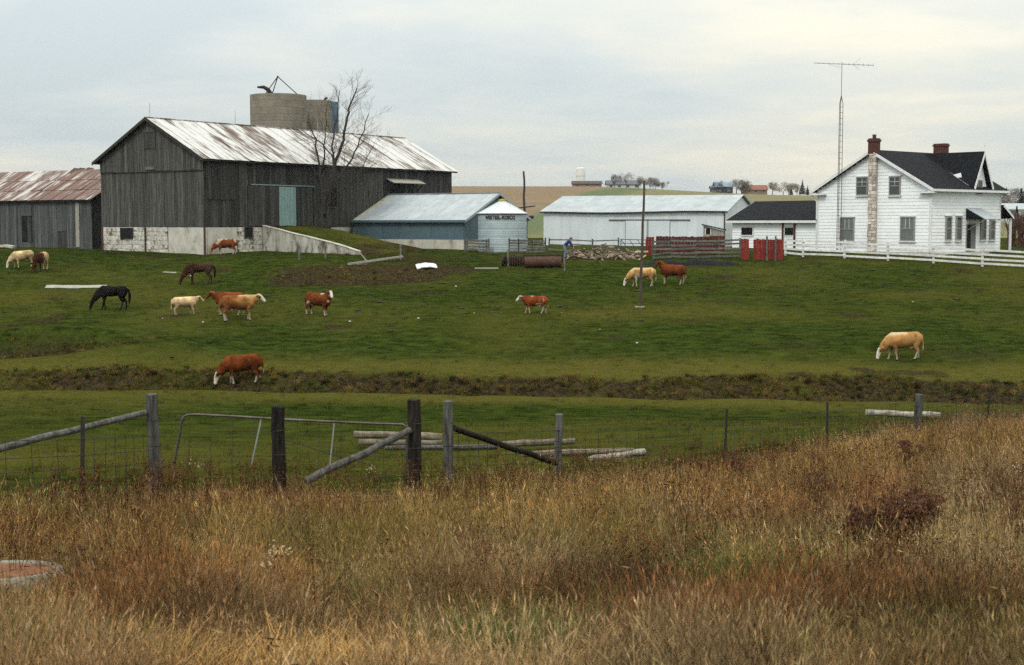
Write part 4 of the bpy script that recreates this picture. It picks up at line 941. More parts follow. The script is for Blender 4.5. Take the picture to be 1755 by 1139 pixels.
slab('plastic_sheet', 'crumpled white plastic sheet on the muddy bank', 'sheet', 731, 460, 1.5, .8, .05, R(12), M['whitesheet'], .12, .2)
slab('plastic_sheet', 'small white sheet lying on the grass below the blue shed wall', 'sheet', 695, 415, 1.0, .5, .04, R(0), M['whitesheet'], .2, .1)
slab('board', 'short pale board on the grass left of the brown horse', 'board', 291, 468, .95, .25, .05, R(-6), M['palewood'])
slab('board', 'pale plank lying on the ground left of the harrow', 'board', 834, 461, 1.7, .16, .07, R(-3), M['palewood'])
slab('spoil_heap', 'pale rounded heap at the far left by the cow shed', 'heap', 8, 426, 1.6, .8, .2, 0, M['plaster'], .12)
for px, py, lb in ((805, 427, 'left pale block on the ground before the short board fence'), (821, 428, 'right pale block on the ground before the short board fence')):
    b = hit(px, py); t = thing('stone_block', lb, 'block', b); MB().box(-.25, .25, -.15, .15, -.05, .18).build('block', M['palewood'], t, bevel=.03)
def sticks():
    a = hit(597, 455); b = hit(690, 446); t = thing('timber_beam', 'long pale beam lying on the ground below the ramp', 'beam', a); MB().beam((0, 0, .12), b - a + Vector((0, 0, .3)), .16, .14).build('beam', M['palewood'], t); MB().beam((.4, .1, .1), (1.4, .2, .1), .12, .1).build('offcut', M['greywood'], t)
    a = hit(630, 450); c = P(614, 429, a.y + .1) - a; t = thing('leaning_plank', 'pale plank propped at an angle beside the long beam', 'plank', a); MB().beam((0, 0, .05), c, .14, .05).build('plank', M['palewood'], t)
sticks()
# firewood heap
def firewood():
    protos = []
    for i in range(6):
        rr = random.uniform(.09, .15); L = random.uniform(.45, .8); a = random.uniform(.6, 1.0) * math.pi * 2
        mb = MB(); k = 7; ring = [(rr * math.cos(a * j / k), rr * math.sin(a * j / k)) for j in range(k)]
        mb.prism([(-L / 2, y, z) for y, z in ring], (L, 0, 0)); protos.append(mb.mesh('firewood')); protos[-1].materials.append(M['firewood'])
    for i in range(210):
        px = random.uniform(972, 1100); f = (px - 972) / 128; top = .25 + .75 * math.sin(math.pi * min(1, f * 1.25 + .05)) ** .8 if f < .8 else .55
        d = random.uniform(107.6, 110.6); p = at_d(px, d); k = max(0, 1 - abs(d - 109.4) / 1.7)
        o = bpy.data.objects.new('firewood', random.choice(protos)); col.objects.link(o)
        o.location = p + Vector((0, 0, .08 + random.random() * top * k)); o.rotation_euler = (random.uniform(0, 6), random.uniform(-.5, .5), random.uniform(0, 3.14)); s = random.uniform(.5, 1.0); o.scale = (s * random.choice([.8, 1.1, 1.1, 2.2]), s * .7, s * random.uniform(.4, .8))
        tag(o, 'split firewood piece lying in the loose heap by the thin rail fence', 'firewood', 'firewood pieces in the heap')
firewood()
def tarp():
    b = at_d(1180, 105.2); t = thing('tarpaulin', 'black plastic sheeting heaped in front of the corral planks', 'tarp', b); n, m = 44, 12; vs = []; fs = []
    for i in range(n):
        for j in range(m):
            x = -3.5 + 7.4 * i / (n - 1); y = -.9 + 1.9 * j / (m - 1); wx, wy = b.x + x, b.y + y
            e = math.sin(math.pi * j / (m - 1)) * math.sin(math.pi * i / (n - 1)) ** .5
            z = gz(wx, wy) - b.z - .06 + e * (.28 + .22 * math.exp(-((x - 2.2) / 1.1) ** 2) + .5 * float(fbm(wx, wy, .9, 5, 3)))
            vs.append((x, y + .2 * float(fbm(wx, 0, .8, 8, 2)), z))
    for i in range(n - 1):
        for j in range(m - 1): fs.append((i * m + j, (i + 1) * m + j, (i + 1) * m + j + 1, i * m + j + 1))
    MB().add(vs, fs).build('sheet', M['tarp'], t, True)
tarp()
# ------------------------------------------------------------------ animals
def remeshed(mb, voxel, smooth=3, fac=.5):
    me = mb.mesh('body'); o = bpy.data.objects.new('tmp', me); col.objects.link(o)
    bm = bmesh.new(); bm.from_mesh(me); bmesh.ops.recalc_face_normals(bm, faces=bm.faces); bm.to_mesh(me); bm.free()
    r = o.modifiers.new('r', 'REMESH'); r.mode = 'VOXEL'; r.voxel_size = voxel
    s = o.modifiers.new('s', 'SMOOTH'); s.factor = fac; s.iterations = smooth
    dg = bpy.context.evaluated_depsgraph_get(); out = bpy.data.meshes.new_from_object(o.evaluated_get(dg)); bpy.data.objects.remove(o); bpy.data.meshes.remove(me)
    return out
def coat_mat(name, rough=.9, attr='coat'):
    m, nt, N, L, B = ntmat(name); B.inputs['Roughness'].default_value = rough; B.inputs['Specular IOR Level'].default_value = .05
    at = N.new('ShaderNodeVertexColor'); at.layer_name = attr; n = noisen(N, L, coords(N, L, (1, 1, 1), True), 9, 5, .7)
    c = mix(N, L, ramp(N, L, n, .3, .75), at.outputs[0], (.55, .55, .55), 'MULTIPLY')
    x = N.new('ShaderNodeMix'); x.data_type = 'RGBA'; x.inputs[0].default_value = .55; L.new(at.outputs[0], x.inputs[6]); L.new(c, x.inputs[7])
    L.new(x.outputs[2], B.inputs['Base Color']); return m
M['coat'] = coat_mat('animal_coat')
def rotz(v, piv, a):
    v = Vector(v) - piv; return Vector((v.x * math.cos(a) - v.y * math.sin(a), v.x * math.sin(a) + v.y * math.cos(a), v.z)) + piv
def animal(name, label, cat, px, py, heading, s, kind='cow', pose='graze', base=(.2, .06, .02), face=None, legw=.0, patches=0.0, seed=1, yaw=0.0, stride=.12, rear=None, d=None, bulk=1.03, leghide=0.0, mane=None, stripe=None):
    mb = MB(); cow = kind == 'cow'
    if cow:
        T = [(-.90,1.13,.07,.09),(-.85,1.09,.24,.28),(-.66,1.05,.31,.345),(-.30,1.03,.32,.345),(.05,.985,.35,.395),(.35,.985,.32,.39),(.58,1.0,.28,.385),(.76,1.0,.22,.33),(.86,1.04,.08,.13)]
    else:
        T = [(-.88,1.24,.08,.10),(-.80,1.22,.20,.23),(-.58,1.20,.27,.28),(-.25,1.16,.27,.28),(.08,1.13,.28,.30),(.36,1.15,.26,.32),(.58,1.19,.20,.29),(.74,1.18,.12,.19),(.80,1.17,.06,.1)]
    mb.tube([(x, 0, z) for x, z, _, _ in T], [(a * bulk, b * (1 + (bulk - 1) * .6)) for _, _, a, b in T], 18, (0, 1, 0))
    if pose == 'graze':
        if cow:
            nk = [(.48,1.08,.20,.35),(.75,.95,.165,.29),(.97,.75,.14,.235),(1.10,.58,.125,.18)]; hd = [(1.10,.66,.09,.09),(1.18,.56,.118,.135),(1.26,.38,.09,.115),(1.31,.20,.070,.085),(1.33,.10,.082,.078),(1.335,.06,.05,.05)]
        else:
            nk = [(.46,1.20,.15,.33),(.74,1.06,.12,.27),(.97,.82,.10,.21),(1.10,.62,.09,.165)]; hd = [(1.08,.72,.07,.09),(1.16,.58,.09,.145),(1.25,.38,.075,.11),(1.31,.19,.062,.08),(1.33,.08,.06,.068),(1.335,.05,.04,.04)]
    elif pose == 'level':
        nk = [(.48,1.06,.20,.35),(.74,1.10,.165,.28),(.93,1.17,.135,.215),(1.04,1.21,.12,.17)]; hd = [(1.0,1.33,.09,.09),(1.11,1.28,.118,.14),(1.26,1.15,.09,.115),(1.38,1.03,.070,.085),(1.43,.97,.082,.078),(1.45,.95,.05,.05)]
    else:
        nk = [(.46,1.04,.20,.36),(.70,1.19,.165,.29),(.86,1.33,.135,.22),(.94,1.39,.12,.17)]; hd = [(.88,1.52,.09,.09),(.99,1.47,.118,.14),(1.14,1.34,.09,.115),(1.26,1.21,.070,.085),(1.31,1.15,.082,.078),(1.33,1.13,.05,.05)]
    for sg in (-1, 1):      # shoulder and hip muscle
        mb.tube([(.46,sg*.20,1.18),(.50,sg*.24,.98),(.47,sg*.21,.78)], [(.05,.10),(.075,.15),(.05,.09)], 10, (0, 1, 0)); mb.tube([(-.66,sg*.16,1.25),(-.62,sg*.22,1.04),(-.56,sg*.21,.82)], [(.05,.1),(.085,.19),(.06,.12)], 10, (0, 1, 0))
    if cow:
        for sg in (-1, 1): mb.tube([(-.50,sg*.20,1.34),(-.50,sg*.27,1.28),(-.50,sg*.28,1.16)], [.05,.06,.05], 8)
    if cow: mb.tube([(.66,0,.98),(.74,0,.80),(.70,0,.68)], [(.14,.16),(.13,.15),(.07,.08)], 10, (0, 1, 0))
    piv = Vector((hd[0][0] - .1, 0, hd[0][1])); lat = Vector((-math.sin(yaw), math.cos(yaw), 0))
    NK = [Vector((x, 0, z)) for x, z, _, _ in nk]
    piv2 = NK[1]
    NKr = [p if i < 2 else rotz(p, piv2, yaw * .45 * (i - 1) / (len(NK) - 2)) for i, p in enumerate(NK)]
    mb.tube(NKr, [(a, b) for _, _, a, b in nk], 14, (0, 1, 0))
    HD = []
    for x, z, _, _ in hd:
        p = rotz((x, 0, z), piv2, yaw * .45); HD.append(p)
    pv = HD[0].copy(); HD = [rotz(p, pv, yaw * .55) for p in HD]
    mb.tube(HD, [(a, b) for _, _, a, b in hd], 14, lat)
    ax = (HD[-1] - HD[0]).normalized(); up = lat.cross(ax); up = up if up.z > 0 or abs(ax.z) > .8 and up.x > 0 else -up
    if pose == 'graze' : up = Vector((up.x, up.y, up.z)); up = up if up.dot(Vector((math.cos(yaw), math.sin(yaw), .5))) > 0 else -up
    for sg in (-1, 1):
        e0 = HD[0] + lat * (sg * .07) + ax * .04
        if cow: mb.tube([e0, e0 + lat * (sg * .12) - ax * .03, e0 + lat * (sg * .24) - ax * .0], [(.05, .045), (.09, .045), (.035, .03)], 8)
        else: mb.tube([e0 + ax * .02, e0 - ax * .11, e0 - ax * .22], [.05, .05, .024], 8)
    # legs
    def leg(chain, rr, sy, dx):
        pts_ = []
        for i, (x, z) in enumerate(chain):
            f = max(0, 1 - z / .8); pts_.append((x + dx * f, sy, z))
        mb.tube(pts_, rr, 10, (0, 1, 0))
    st = [stride, -stride * .8, -stride * .6, stride]
    for k, sg in enumerate((-1, 1)):
        if cow:
            leg([(.50,.98),(.52,.72),(.50,.56),(.54,.38),(.53,.24),(.53,.12),(.56,.05),(.58,.0)], [(.12,.17),(.09,.12),(.065,.08),(.06,.065),(.042,.042),(.042,.042),(.058,.062),(.06,.068)], sg * .17, st[k])
            leg([(-.60,1.0),(-.56,.78),(-.60,.62),(-.74,.45),(-.71,.30),(-.69,.12),(-.66,.05),(-.64,.0)], [(.15,.22),(.13,.18),(.09,.115),(.052,.075),(.048,.052),(.045,.048),(.058,.062),(.06,.068)], sg * .17, st[2 + k])
        else:
            leg([(.48,1.08),(.50,.82),(.49,.62),(.51,.42),(.50,.15),(.53,.06),(.55,.0)], [(.11,.16),(.085,.11),(.06,.075),(.05,.055),(.036,.038),(.045,.05),(.055,.065)], sg * .15, st[k])
            leg([(-.58,1.15),(-.52,.92),(-.58,.72),(-.74,.52),(-.71,.34),(-.68,.14),(-.64,.06),(-.62,.0)], [(.14,.22),(.13,.19),(.085,.11),(.048,.07),(.04,.045),(.038,.04),(.047,.05),(.055,.065)], sg * .15, st[2 + k])
    if cow: mb.tube([(-.84,0,1.27),(-.93,0,1.16),(-.965,0,.9),(-.96,.01,.6),(-.955,.01,.42)], [.05,.042,.036,.055,.025], 8)
    else:
        mb.tube([(-.82,0,1.33),(-.96,0,1.22),(-1.02,0,.95),(-1.0,0,.6),(-.98,0,.4)], [.05,.065,.085,.07,.02], 10)
        mb.tube([p + Vector((-.02, 0, .20 - .025 * i)) for i, p in enumerate(NKr)], [(.03,.06)] * len(NKr), 8, (0, 1, 0))
    if cow: mb.tube([(-.5,0,.68),(-.35,0,.60),(-.2,0,.66)], [(.1,.08),(.13,.1),(.08,.06)], 10, (0, 1, 0))
    me = remeshed(mb, .023, 2)
    n = len(me.vertices); co = np.empty(n * 3); me.vertices.foreach_get('co', co); co = co.reshape(-1, 3); cl = np.zeros((n, 4)); cl[:, 3] = 1
    white = np.array((.42, .36, .275)); b = np.array(base); h0, h1 = np.array(HD[0]), np.array(HD[-1]); hv = h1 - h0; hl = np.linalg.norm(hv); hv /= hl
    la = np.array(lat)
    def ss(a_, b_, v): t_ = min(1, max(0, (v - a_) / (b_ - a_))); return t_ * t_ * (3 - 2 * t_)
    for i in range(n):
        p = co[i]; q = Vector(p) + Vector((seed * 3.1, seed * 1.7, seed * .9)); nz = mnoise.fractal(q * 1.6, 1.0, 2.0, 3); nf = mnoise.noise(q * 7)
        nm = mnoise.noise(q * 3.2); c = b * (1 + .45 * nz + .25 * nf + .3 * nm)
        if cow: c = c * (.82 + .3 * ss(.6, 1.35, p[2]))             # paler along the back, darker toward the belly
        if stripe is not None: k = ss(1.10, 1.34, p[2] + .12 * nz + .05 * nf) * ss(.3, .15, abs(p[1])); c = c * (1 - k) + np.array(stripe) * (1 + .2 * nf) * k
        if rear is not None: k = ss(.12, -.28, p[0] + .5 * nz); c = c * (1 - k) + np.array(rear) * (1 + .25 * nz) * k
        if patches: k = ss(.52 - patches, .64 - patches, mnoise.noise(q * 1.5) + .4 * mnoise.noise(q * 4)); c = c * (1 - k) + white * (.9 + .2 * nf) * k
        u = p - h0; s_ = u.dot(hv); rd = np.linalg.norm(u - hv * s_); sd = abs(u.dot(la))
        if face is not None: k = ss(.0, .09, s_ + .05 * nf) * ss(.19, .15, rd) * (ss(.10, .075, sd) if s_ < .16 else 1) * (1 - .65 * ss(.06, .095, sd) * ss(.40, .26, s_ + .06 * nf)); c = c * (1 - k) + np.array(face) * (1 + .15 * nf) * k
        k = ss(hl - .09, hl - .03, s_) * ss(.15, .12, rd); c = c * (1 - k) + (c * .22 + np.array((.10, .06, .05)) * (1 if cow else .1)) * k
        k = ss(.05, .03, abs(s_ - .19)) * ss(.07, .085, sd) * ss(.14, .12, sd) * ss(.09, .06, abs(u.dot(np.array(up)))); c = c * (1 - k) + np.array((.012, .009, .008)) * k
        ishead = pose == 'graze' and p[0] > .92
        if legw and not ishead: k = ss(legw + .10, legw - .10, p[2] + .16 * nz + .06 * nf) * ss(.03, .07, abs(p[1])); c = c * (1 - k) + white * (.82 + .25 * nf) * k
        if legw and cow and not ishead: k = .55 * ss(.66, .54, p[2] + .1 * nz) * ss(-.65, -.5, p[0]) * ss(.35, .2, p[0]); c = c * (1 - k) + white * k
        if mane is not None and not ishead and p[0] > .42:
            k = max(ss(.05, .03, abs(p[1])) * ss(.10, .16, p[2] - a_.z) * ss(.22, .15, abs(p[0] - a_.x)) for a_ in NKr); c = c * (1 - k) + np.array(mane) * k
        if mane is not None: k = ss(-.90, -.94, p[0]); c = c * (1 - k) + np.array(mane) * k
        if not ishead:
            k = ss(.10, .05, p[2]); c = c * (1 - k) + np.array((.022, .018, .015)) * k
        if cow: k = .5 * ss(-.90, -.95, p[0]) * ss(.8, .55, p[2]); c = c * (1 - k) + white * k
        cl[i, :3] = np.clip(c, .004, .8)
    ca = me.color_attributes.new('coat', 'FLOAT_COLOR', 'POINT'); ca.data.foreach_set('color', cl.reshape(-1).astype(np.float32))
    loc = hit(px, py) if d is None else at_d(px, d)
    me.transform(Matrix.Scale(s, 4)); me.materials.clear()
    o = link_mesh(name, me, M['coat'], None, True); hd_ = R(heading)
    # stand on the slope: average the height under the feet, pitch a little with it
    fx = Vector((math.cos(hd_), math.sin(hd_), 0)); f1 = loc + fx * .55 * s; f2 = loc - fx * .65 * s; z1, z2 = gz(f1.x, f1.y), gz(f2.x, f2.y)
    o.location = (loc.x, loc.y, (z1 + z2) / 2 - .03); o.rotation_euler = (0, -max(-.07, min(.07, math.atan2(z1 - z2, 1.2 * s) * .8)), hd_)
    return tag(o, label, cat)
RED = (.115, .029, .008); TAN = (.39, .22, .085); CREAM = (.47, .34, .19); BROWN = (.045, .016, .010); ORANGE = (.25, .115, .038); W = (.60, .55, .47)
animal('cow', 'cream cow grazing at the far left beside the cow shed', 'cow', 40, 458, 222, .9, base=CREAM, face=W, legw=.3, seed=2)
animal('cow', 'dark brown cow with cream back facing the viewer by the cow shed', 'cow', 71, 463, 262, .95, base=BROWN, rear=CREAM, face=BROWN, seed=3)
animal('cow', 'red and white cow grazing close to the barn foundation', 'cow', 388, 436, 188, .92, base=(.17, .05, .016), face=(.3, .15, .07), legw=.4, patches=.22, seed=4)
animal('horse', 'brown horse with pale rump patch grazing below the barn', 'horse', 343, 487, 186, 1.0, 'horse', base=(.036, .014, .008), mane=(.012, .008, .007), rear=(.05, .026, .018), seed=5, stride=.1)
animal('horse', 'black horse with white hind socks grazing on the left', 'horse', 193, 531, 178, .98, 'horse', base=(.009, .008, .008), mane=(.006, .006, .006), seed=6, stride=.18, legw=.0)
animal('calf', 'small cream calf standing just left of the tan pair', 'calf', 317, 539, 22, .76, pose='level', base=CREAM, legw=.5, seed=7)
animal('cow', 'dark red cow half hidden behind the orange-tan cow', 'cow', 392, 544, 172, .98, pose='level', base=(.13, .036, .011), legw=.4, seed=8, d=80.2)
animal('cow', 'orange-tan cow with white face standing broadside, looking right', 'cow', 409, 549, 12, 1.05, pose='level', base=ORANGE, face=W, legw=.40, seed=9, patches=.0, stride=.06, rear=(.19, .07, .022), stripe=(.42, .28, .13))
animal('cow', 'red-brown cow with white face turned toward the viewer', 'cow', 545, 540, -28, .94, pose='up', base=(.11, .03, .009), face=W, legw=.36, patches=.12, seed=10, yaw=R(-35), stride=.08)
animal('cow', 'large deep red cow grazing on the creek bank, head down left', 'cow', 418, 659, 184, .98, base=RED, face=W, legw=.34, seed=11, bulk=1.08)
animal('calf', 'red and white calf walking left across the middle of the pasture', 'calf', 917, 537, 176, .76, pose='level', base=(.17, .042, .013), face=W, legw=.5, patches=.30, seed=12, stride=.22)
animal('cow', 'tan cow grazing behind the tall thin pole', 'cow', 1101, 491, 186, .94, base=TAN, face=W, legw=.42, seed=13, patches=.02, stripe=(.50, .37, .21))
animal('cow', 'red cow standing right of the tall thin pole, head raised', 'cow', 1152, 487, 152, 1.0, pose='up', base=RED, face=RED, legw=.42, patches=.05, seed=14, stride=.05)
animal('cow', 'tan and cream cow grazing alone at the right of the pasture', 'cow', 1549, 616, 184, .96, base=(.36, .185, .065), rear=(.38, .20, .075), face=W, legw=.36, patches=.0, seed=15, stride=.2, stripe=(.52, .40, .25))

# ------------------------------------------------------------------ person bending over the firewood
def person():
    b = hit(969, 441); t = thing('person', 'person in blue jacket and pale jeans bending over the firewood heap', 'person', b, R(-8))
    def col_mesh(name, mb, c, voxel=.02, sm=2, parent=t):
        me = remeshed(mb, voxel, sm); me.materials.clear(); return link_mesh(name, me, c, parent, True)
    skin = pm('skin', (.42, .24, .17), rough=.6); jk = pm('blue_jacket', (.018, .035, .13), (.012, .022, .085), 6, rough=.9); jn = pm('pale_jeans', (.15, .20, .27), (.11, .15, .21), 6, rough=.9); hr = pm('dark_hair', (.012, .009, .007), rough=.8); bt = pm('dark_boots', (.02, .016, .013), rough=.8)
    mb = MB()      # body: torso, neck, head with face, arms with hands, legs, feet - one surface
    mb.tube([(-.06,0,.86),(0,0,.95),(.14,0,1.10),(.29,0,1.24),(.36,0,1.30)], [(.15,.11),(.16,.12),(.16,.115),(.18,.11),(.12,.09)], 14, (0, 1, 0))
    mb.tube([(.34,0,1.29),(.44,0,1.36)], [.06,.055], 10, (0, 1, 0))
    mb.tube([(.42,0,1.48),(.46,0,1.46),(.50,0,1.40),(.535,0,1.33),(.55,0,1.29)], [(.05,.05),(.08,.1),(.08,.105),(.065,.08),(.035,.04)], 14, (0, 1, 0))
    mb.tube([(.56,0,1.41),(.60,0,1.375),(.585,0,1.36)], [.012,.016,.012], 6)
    for sg in (-1, 1):
        mb.tube([(.46,sg*.085,1.41),(.455,sg*.1,1.39)], [.025,.02], 6)
        mb.tube([(.33,sg*.16,1.25),(.42,sg*.21,1.08),(.46,sg*.2,.98)], [.06,.05,.042], 10)
        mb.tube([(.46,sg*.2,.98),(.56,sg*.17,.86),(.62,sg*.15,.78)], [.042,.036,.028], 10)
        mb.tube([(.62,sg*.15,.78),(.66,sg*.145,.72)], [(.045,.02),(.042,.018)], 8, (0, 1, 0))
        for k in range(4): y = sg * (.145 + .023 * (k - 1.5)); ln = (.055, .065, .06, .045)[k]; mb.tube([(.655,y,.725),(.675,y,.725-ln*.6),(.672,y,.72-ln)], [.011,.0105,.009], 6)
        mb.tube([(.635,sg*.115,.765),(.665,sg*.095,.74),(.68,sg*.1,.71)], [.013,.012,.01], 6)
        mb.tube([(-.04,sg*.09,.88),(-.03,sg*.1,.66),(.03,sg*.1,.47),(-.02,sg*.1,.25),(-.04,sg*.1,.07)], [.095,.082,.06,.056,.042], 10)
        mb.tube([(-.07,sg*.1,.05),(.05,sg*.11,.045),(.16,sg*.115,.035)], [(.045,.045),(.05,.04),(.04,.03)], 10, (0, 1, 0))
    col_mesh('body', mb, skin, .014)
    mb = MB(); mb.tube([(-.05,0,.90),(.02,0,.98),(.14,0,1.11),(.29,0,1.25),(.37,0,1.315)], [(.185,.135),(.185,.14),(.185,.135),(.21,.13),(.11,.085)], 16, (0, 1, 0))
    for sg in (-1, 1): mb.tube([(.33,sg*.15,1.26),(.42,sg*.215,1.08),(.46,sg*.205,.98),(.56,sg*.172,.86),(.60,sg*.155,.81)], [.085,.07,.06,.05,.04], 10)
    col_mesh('jacket', mb, jk)
    mb = MB(); mb.tube([(-.07,0,.84),(-.01,0,.95)], [(.175,.125),(.17,.125)], 14, (0, 1, 0))
    for sg in (-1, 1): mb.tube([(-.05,sg*.09,.90),(-.035,sg*.1,.66),(.03,sg*.1,.47),(-.02,sg*.1,.25),(-.04,sg*.1,.06)], [.118,.1,.078,.074,.066], 10)
    col_mesh('jeans', mb, jn)
    mb = MB(); mb.tube([(.40,0,1.50),(.43,0,1.49),(.46,0,1.46),(.475,0,1.43)], [(.04,.05),(.088,.09),(.09,.1),(.08,.06)], 12, (0, 1, 0)); col_mesh('hair', mb, hr)
    for sg in (-1, 1): MB().lathe([(0, -.011), (.011, 0), (0, .011)], 8, (.548, sg * .035, 1.405)).build('eye', hr, t)
    for sg in (-1, 1):
        mb = MB(); mb.tube([(-.08,sg*.1,.05),(.05,sg*.11,.05),(.17,sg*.115,.04)], [(.055,.06),(.058,.055),(.048,.042)], 10, (0, 1, 0)); col_mesh('boot', mb, bt)
person()
# ------------------------------------------------------------------ bare trees
def grow(mbt, mbc, p, d, L, r, depth, rnd, spread=.55, upb=.25, tr=0.72, kids=(2, 3), twig=.012):
    n = 5; pts_ = [p.copy()]; rad = [r]; q = p.copy(); dd = d.normalized()
    for i in range(n):
        dd = (dd + Vector((rnd.gauss(0, .10), rnd.gauss(0, .10), rnd.gauss(0, .06) + upb * .09))).normalized(); q = q + dd * (L / n); pts_.append(q.copy()); rad.append(max(twig * .5, r * (1 - (1 - tr) * (i + 1) / n)))
    (mbt if depth >= 90 else mbc).tube(pts_, rad, 8 if r > .07 else (5 if r > .025 else 3))
    return pts_, rad, dd
def branch(mbc, p, d, L, r, lev, rnd, upb, twig):
    pts_, rad, dd = grow(None, mbc, p, d, L, r, lev, rnd, upb=upb, tr=.35, twig=twig)
    if lev <= 0: return
    k = rnd.randint(4, 6) if lev > 1 else rnd.randint(4, 5)
    for j in range(k):
        f = .25 + .75 * (j + rnd.random() * .8) / k; i = min(len(pts_) - 2, int(f * (len(pts_) - 1))); b = pts_[i].lerp(pts_[i + 1], (f * (len(pts_) - 1)) % 1 if i < len(pts_) - 2 else .9)
        ax = Vector((rnd.gauss(0, 1), rnd.gauss(0, 1), rnd.gauss(0, .5))); t = (pts_[i + 1] - pts_[i]).normalized(); ax = (ax - t * ax.dot(t)).normalized()
        nd = (t * .8 + ax * rnd.uniform(.45, .8) + Vector((0, 0, upb * .5))).normalized()
        branch(mbc, b, nd, L * rnd.uniform(.42, .62) * (1.15 - .35 * f), max(twig, rad[i] * .55), lev - 1, rnd, upb, twig)
def bare_tree():
    rnd = random.Random(21); tu = min(np.arange(9, 18, .05), key=lambda u: abs(barn_w(u, 1.6).x / barn_w(u, 1.6).y - ray(563, 385)[0])); b0 = barn_w(tu, 1.6); b0.z = gz(b0.x, b0.y) + float(ramp_h(np.array(tu), np.array(1.6))) - .15
    d = b0.y; t = thing('bare_tree', 'leafless many-stemmed tree in front of the barn side', 'tree', b0)
    def q(px, py, dd=0): return P(px, py, d + dd) - b0
    stems = [([(0, 0, -.2), q(562, 345), q(565, 318), q(574, 277), q(588, 240), q(594, 200), q(601, 178), q(612, 150)], .19, 'trunk'),
             ([q(558, 372), q(553, 345, -.3), q(551, 318, -.4), q(547, 275, -.5), q(541, 238, -.4), q(528, 205, 0)], .13, 'limb'),
             ([q(564, 322), q(583, 300, .4), q(603, 272, .8), q(618, 238, 1), q(632, 195, 1.2)], .10, 'limb'),
             ([q(550, 300), q(556, 262, -.8), q(558, 225, -1), q(560, 180, -1)], .07, 'limb'),
             ([q(572, 285), q(567, 250, .3), q(578, 205, .2), q(582, 155, .5)], .08, 'limb'),
             ([q(562, 352), q(580, 330, -1), q(602, 315, -1.6), q(622, 285, -2), q(640, 250, -2.2)], .075, 'limb'),
             ([q(575, 275), q(552, 245, 1), q(530, 232, 1.6), q(515, 222, 2)], .05, 'limb')]
    cr = MB()
    for k, (pp, r0, nm) in enumerate(stems):
        pp = [Vector(p) for p in pp]; fine = []
        for i in range(len(pp) - 1):
            for j in range(3): fine.append(pp[i].lerp(pp[i + 1], j / 3) + (Vector((rnd.gauss(0, .05), rnd.gauss(0, .05), 0)) if i + j else Vector()))
        fine.append(pp[-1]); m = len(fine); rad = [r0 * (1 - .85 * i / m) + .012 for i in range(m)]
        MB().tube(fine, rad, 8).build(nm, M['bark'], t, True)
        rad = [r * .8 for r in rad]
        for i in range(4 if k == 0 else 2, m):
            for _ in range(2):
                tt = (fine[min(i + 1, m - 1)] - fine[i - 1]).normalized(); ax = Vector((rnd.gauss(0, 1), rnd.gauss(0, 1), rnd.gauss(0, .3))); ax = (ax - tt * ax.dot(tt)).normalized()
                branch(cr, fine[i], (tt * .8 + ax * rnd.uniform(.5, .9)), rnd.uniform(1.0, 2.5) * (.75 + .45 * (1 - i / m)), min(.022, rad[i] * .4), 2, rnd, .35, .0055)
    tag(cr.build('crown', M['twig'], t), kind='stuff')
bare_tree()
# far trees on the ridge: short trunk, limbs and a haze of fine twigs
M['farcrown'] = pm('far_twigs', (.19,.175,.16), (.13,.12,.115), 1.5, rough=1, vary=.25)
M['farcrown_tan'] = pm('far_tan_leaves', (.22,.165,.10), (.15,.12,.08), 1.5, rough=1, vary=.25)
M['evergreen'] = pm('far_evergreen', (.03,.05,.045), (.02,.033,.03), 1.5, rough=1, vary=.25)
def far_tree_mesh(seed, H, evergreen=False):
    rnd = random.Random(seed); tr = MB(); cr = MB()
    tr.tube([(0, 0, -.5), (rnd.gauss(0, .1), 0, H * .25), (rnd.gauss(0, .25), 0, H * .6)], [H * .03, H * .022, H * .008], 6)
    for k in range(7):
        a = k * 2.4; z = H * rnd.uniform(.22, .5); l = H * rnd.uniform(.25, .42); tr.tube([(0, 0, z), (math.cos(a) * l * .5, math.sin(a) * l * .5, z + l * .5), (math.cos(a) * l, math.sin(a) * l, z + l * .75)], [H * .012, H * .008, H * .003], 4)
    lobes = [(rnd.gauss(0, H * .2), rnd.gauss(0, H * .2), H * rnd.uniform(.28, .82), H * rnd.uniform(.12, .22)) for _ in range(12)]
    for i in range(1500):
        if evergreen:
            z = H * (1 - math.sqrt(rnd.random()) * .92); rr = H * .24 * (1 - z / H) * (.75 + .25 * math.sin(z * 5)) * math.sqrt(rnd.random()); a = rnd.random() * 6.283; c = Vector((rr * math.cos(a), rr * math.sin(a), z))
        else:
            x, y, z, r = rnd.choice(lobes); c = Vector((rnd.gauss(0, 1), rnd.gauss(0, 1), rnd.gauss(0, 1))).normalized() * r * rnd.random() ** .4 + Vector((x, y, z))
        l = H * rnd.uniform(.018, .04); u = Vector((rnd.gauss(0, 1), rnd.gauss(0, 1), rnd.gauss(0, 1))).normalized(); v = u.orthogonal().normalized() * l * (.5 if evergreen else .3)
        cr.add([c - u * l - v * .3, c + v, c + u * l, c - v], [(0, 1, 2, 3)])
    return tr.mesh('trunk'), cr.mesh('crown')
FT = [far_tree_mesh(s, 1.0) for s in range(5)]; FE = [far_tree_mesh(40 + s, 1.0, True) for s in range(2)]
for a, b in FT + FE: a.materials.append(M['bark'])
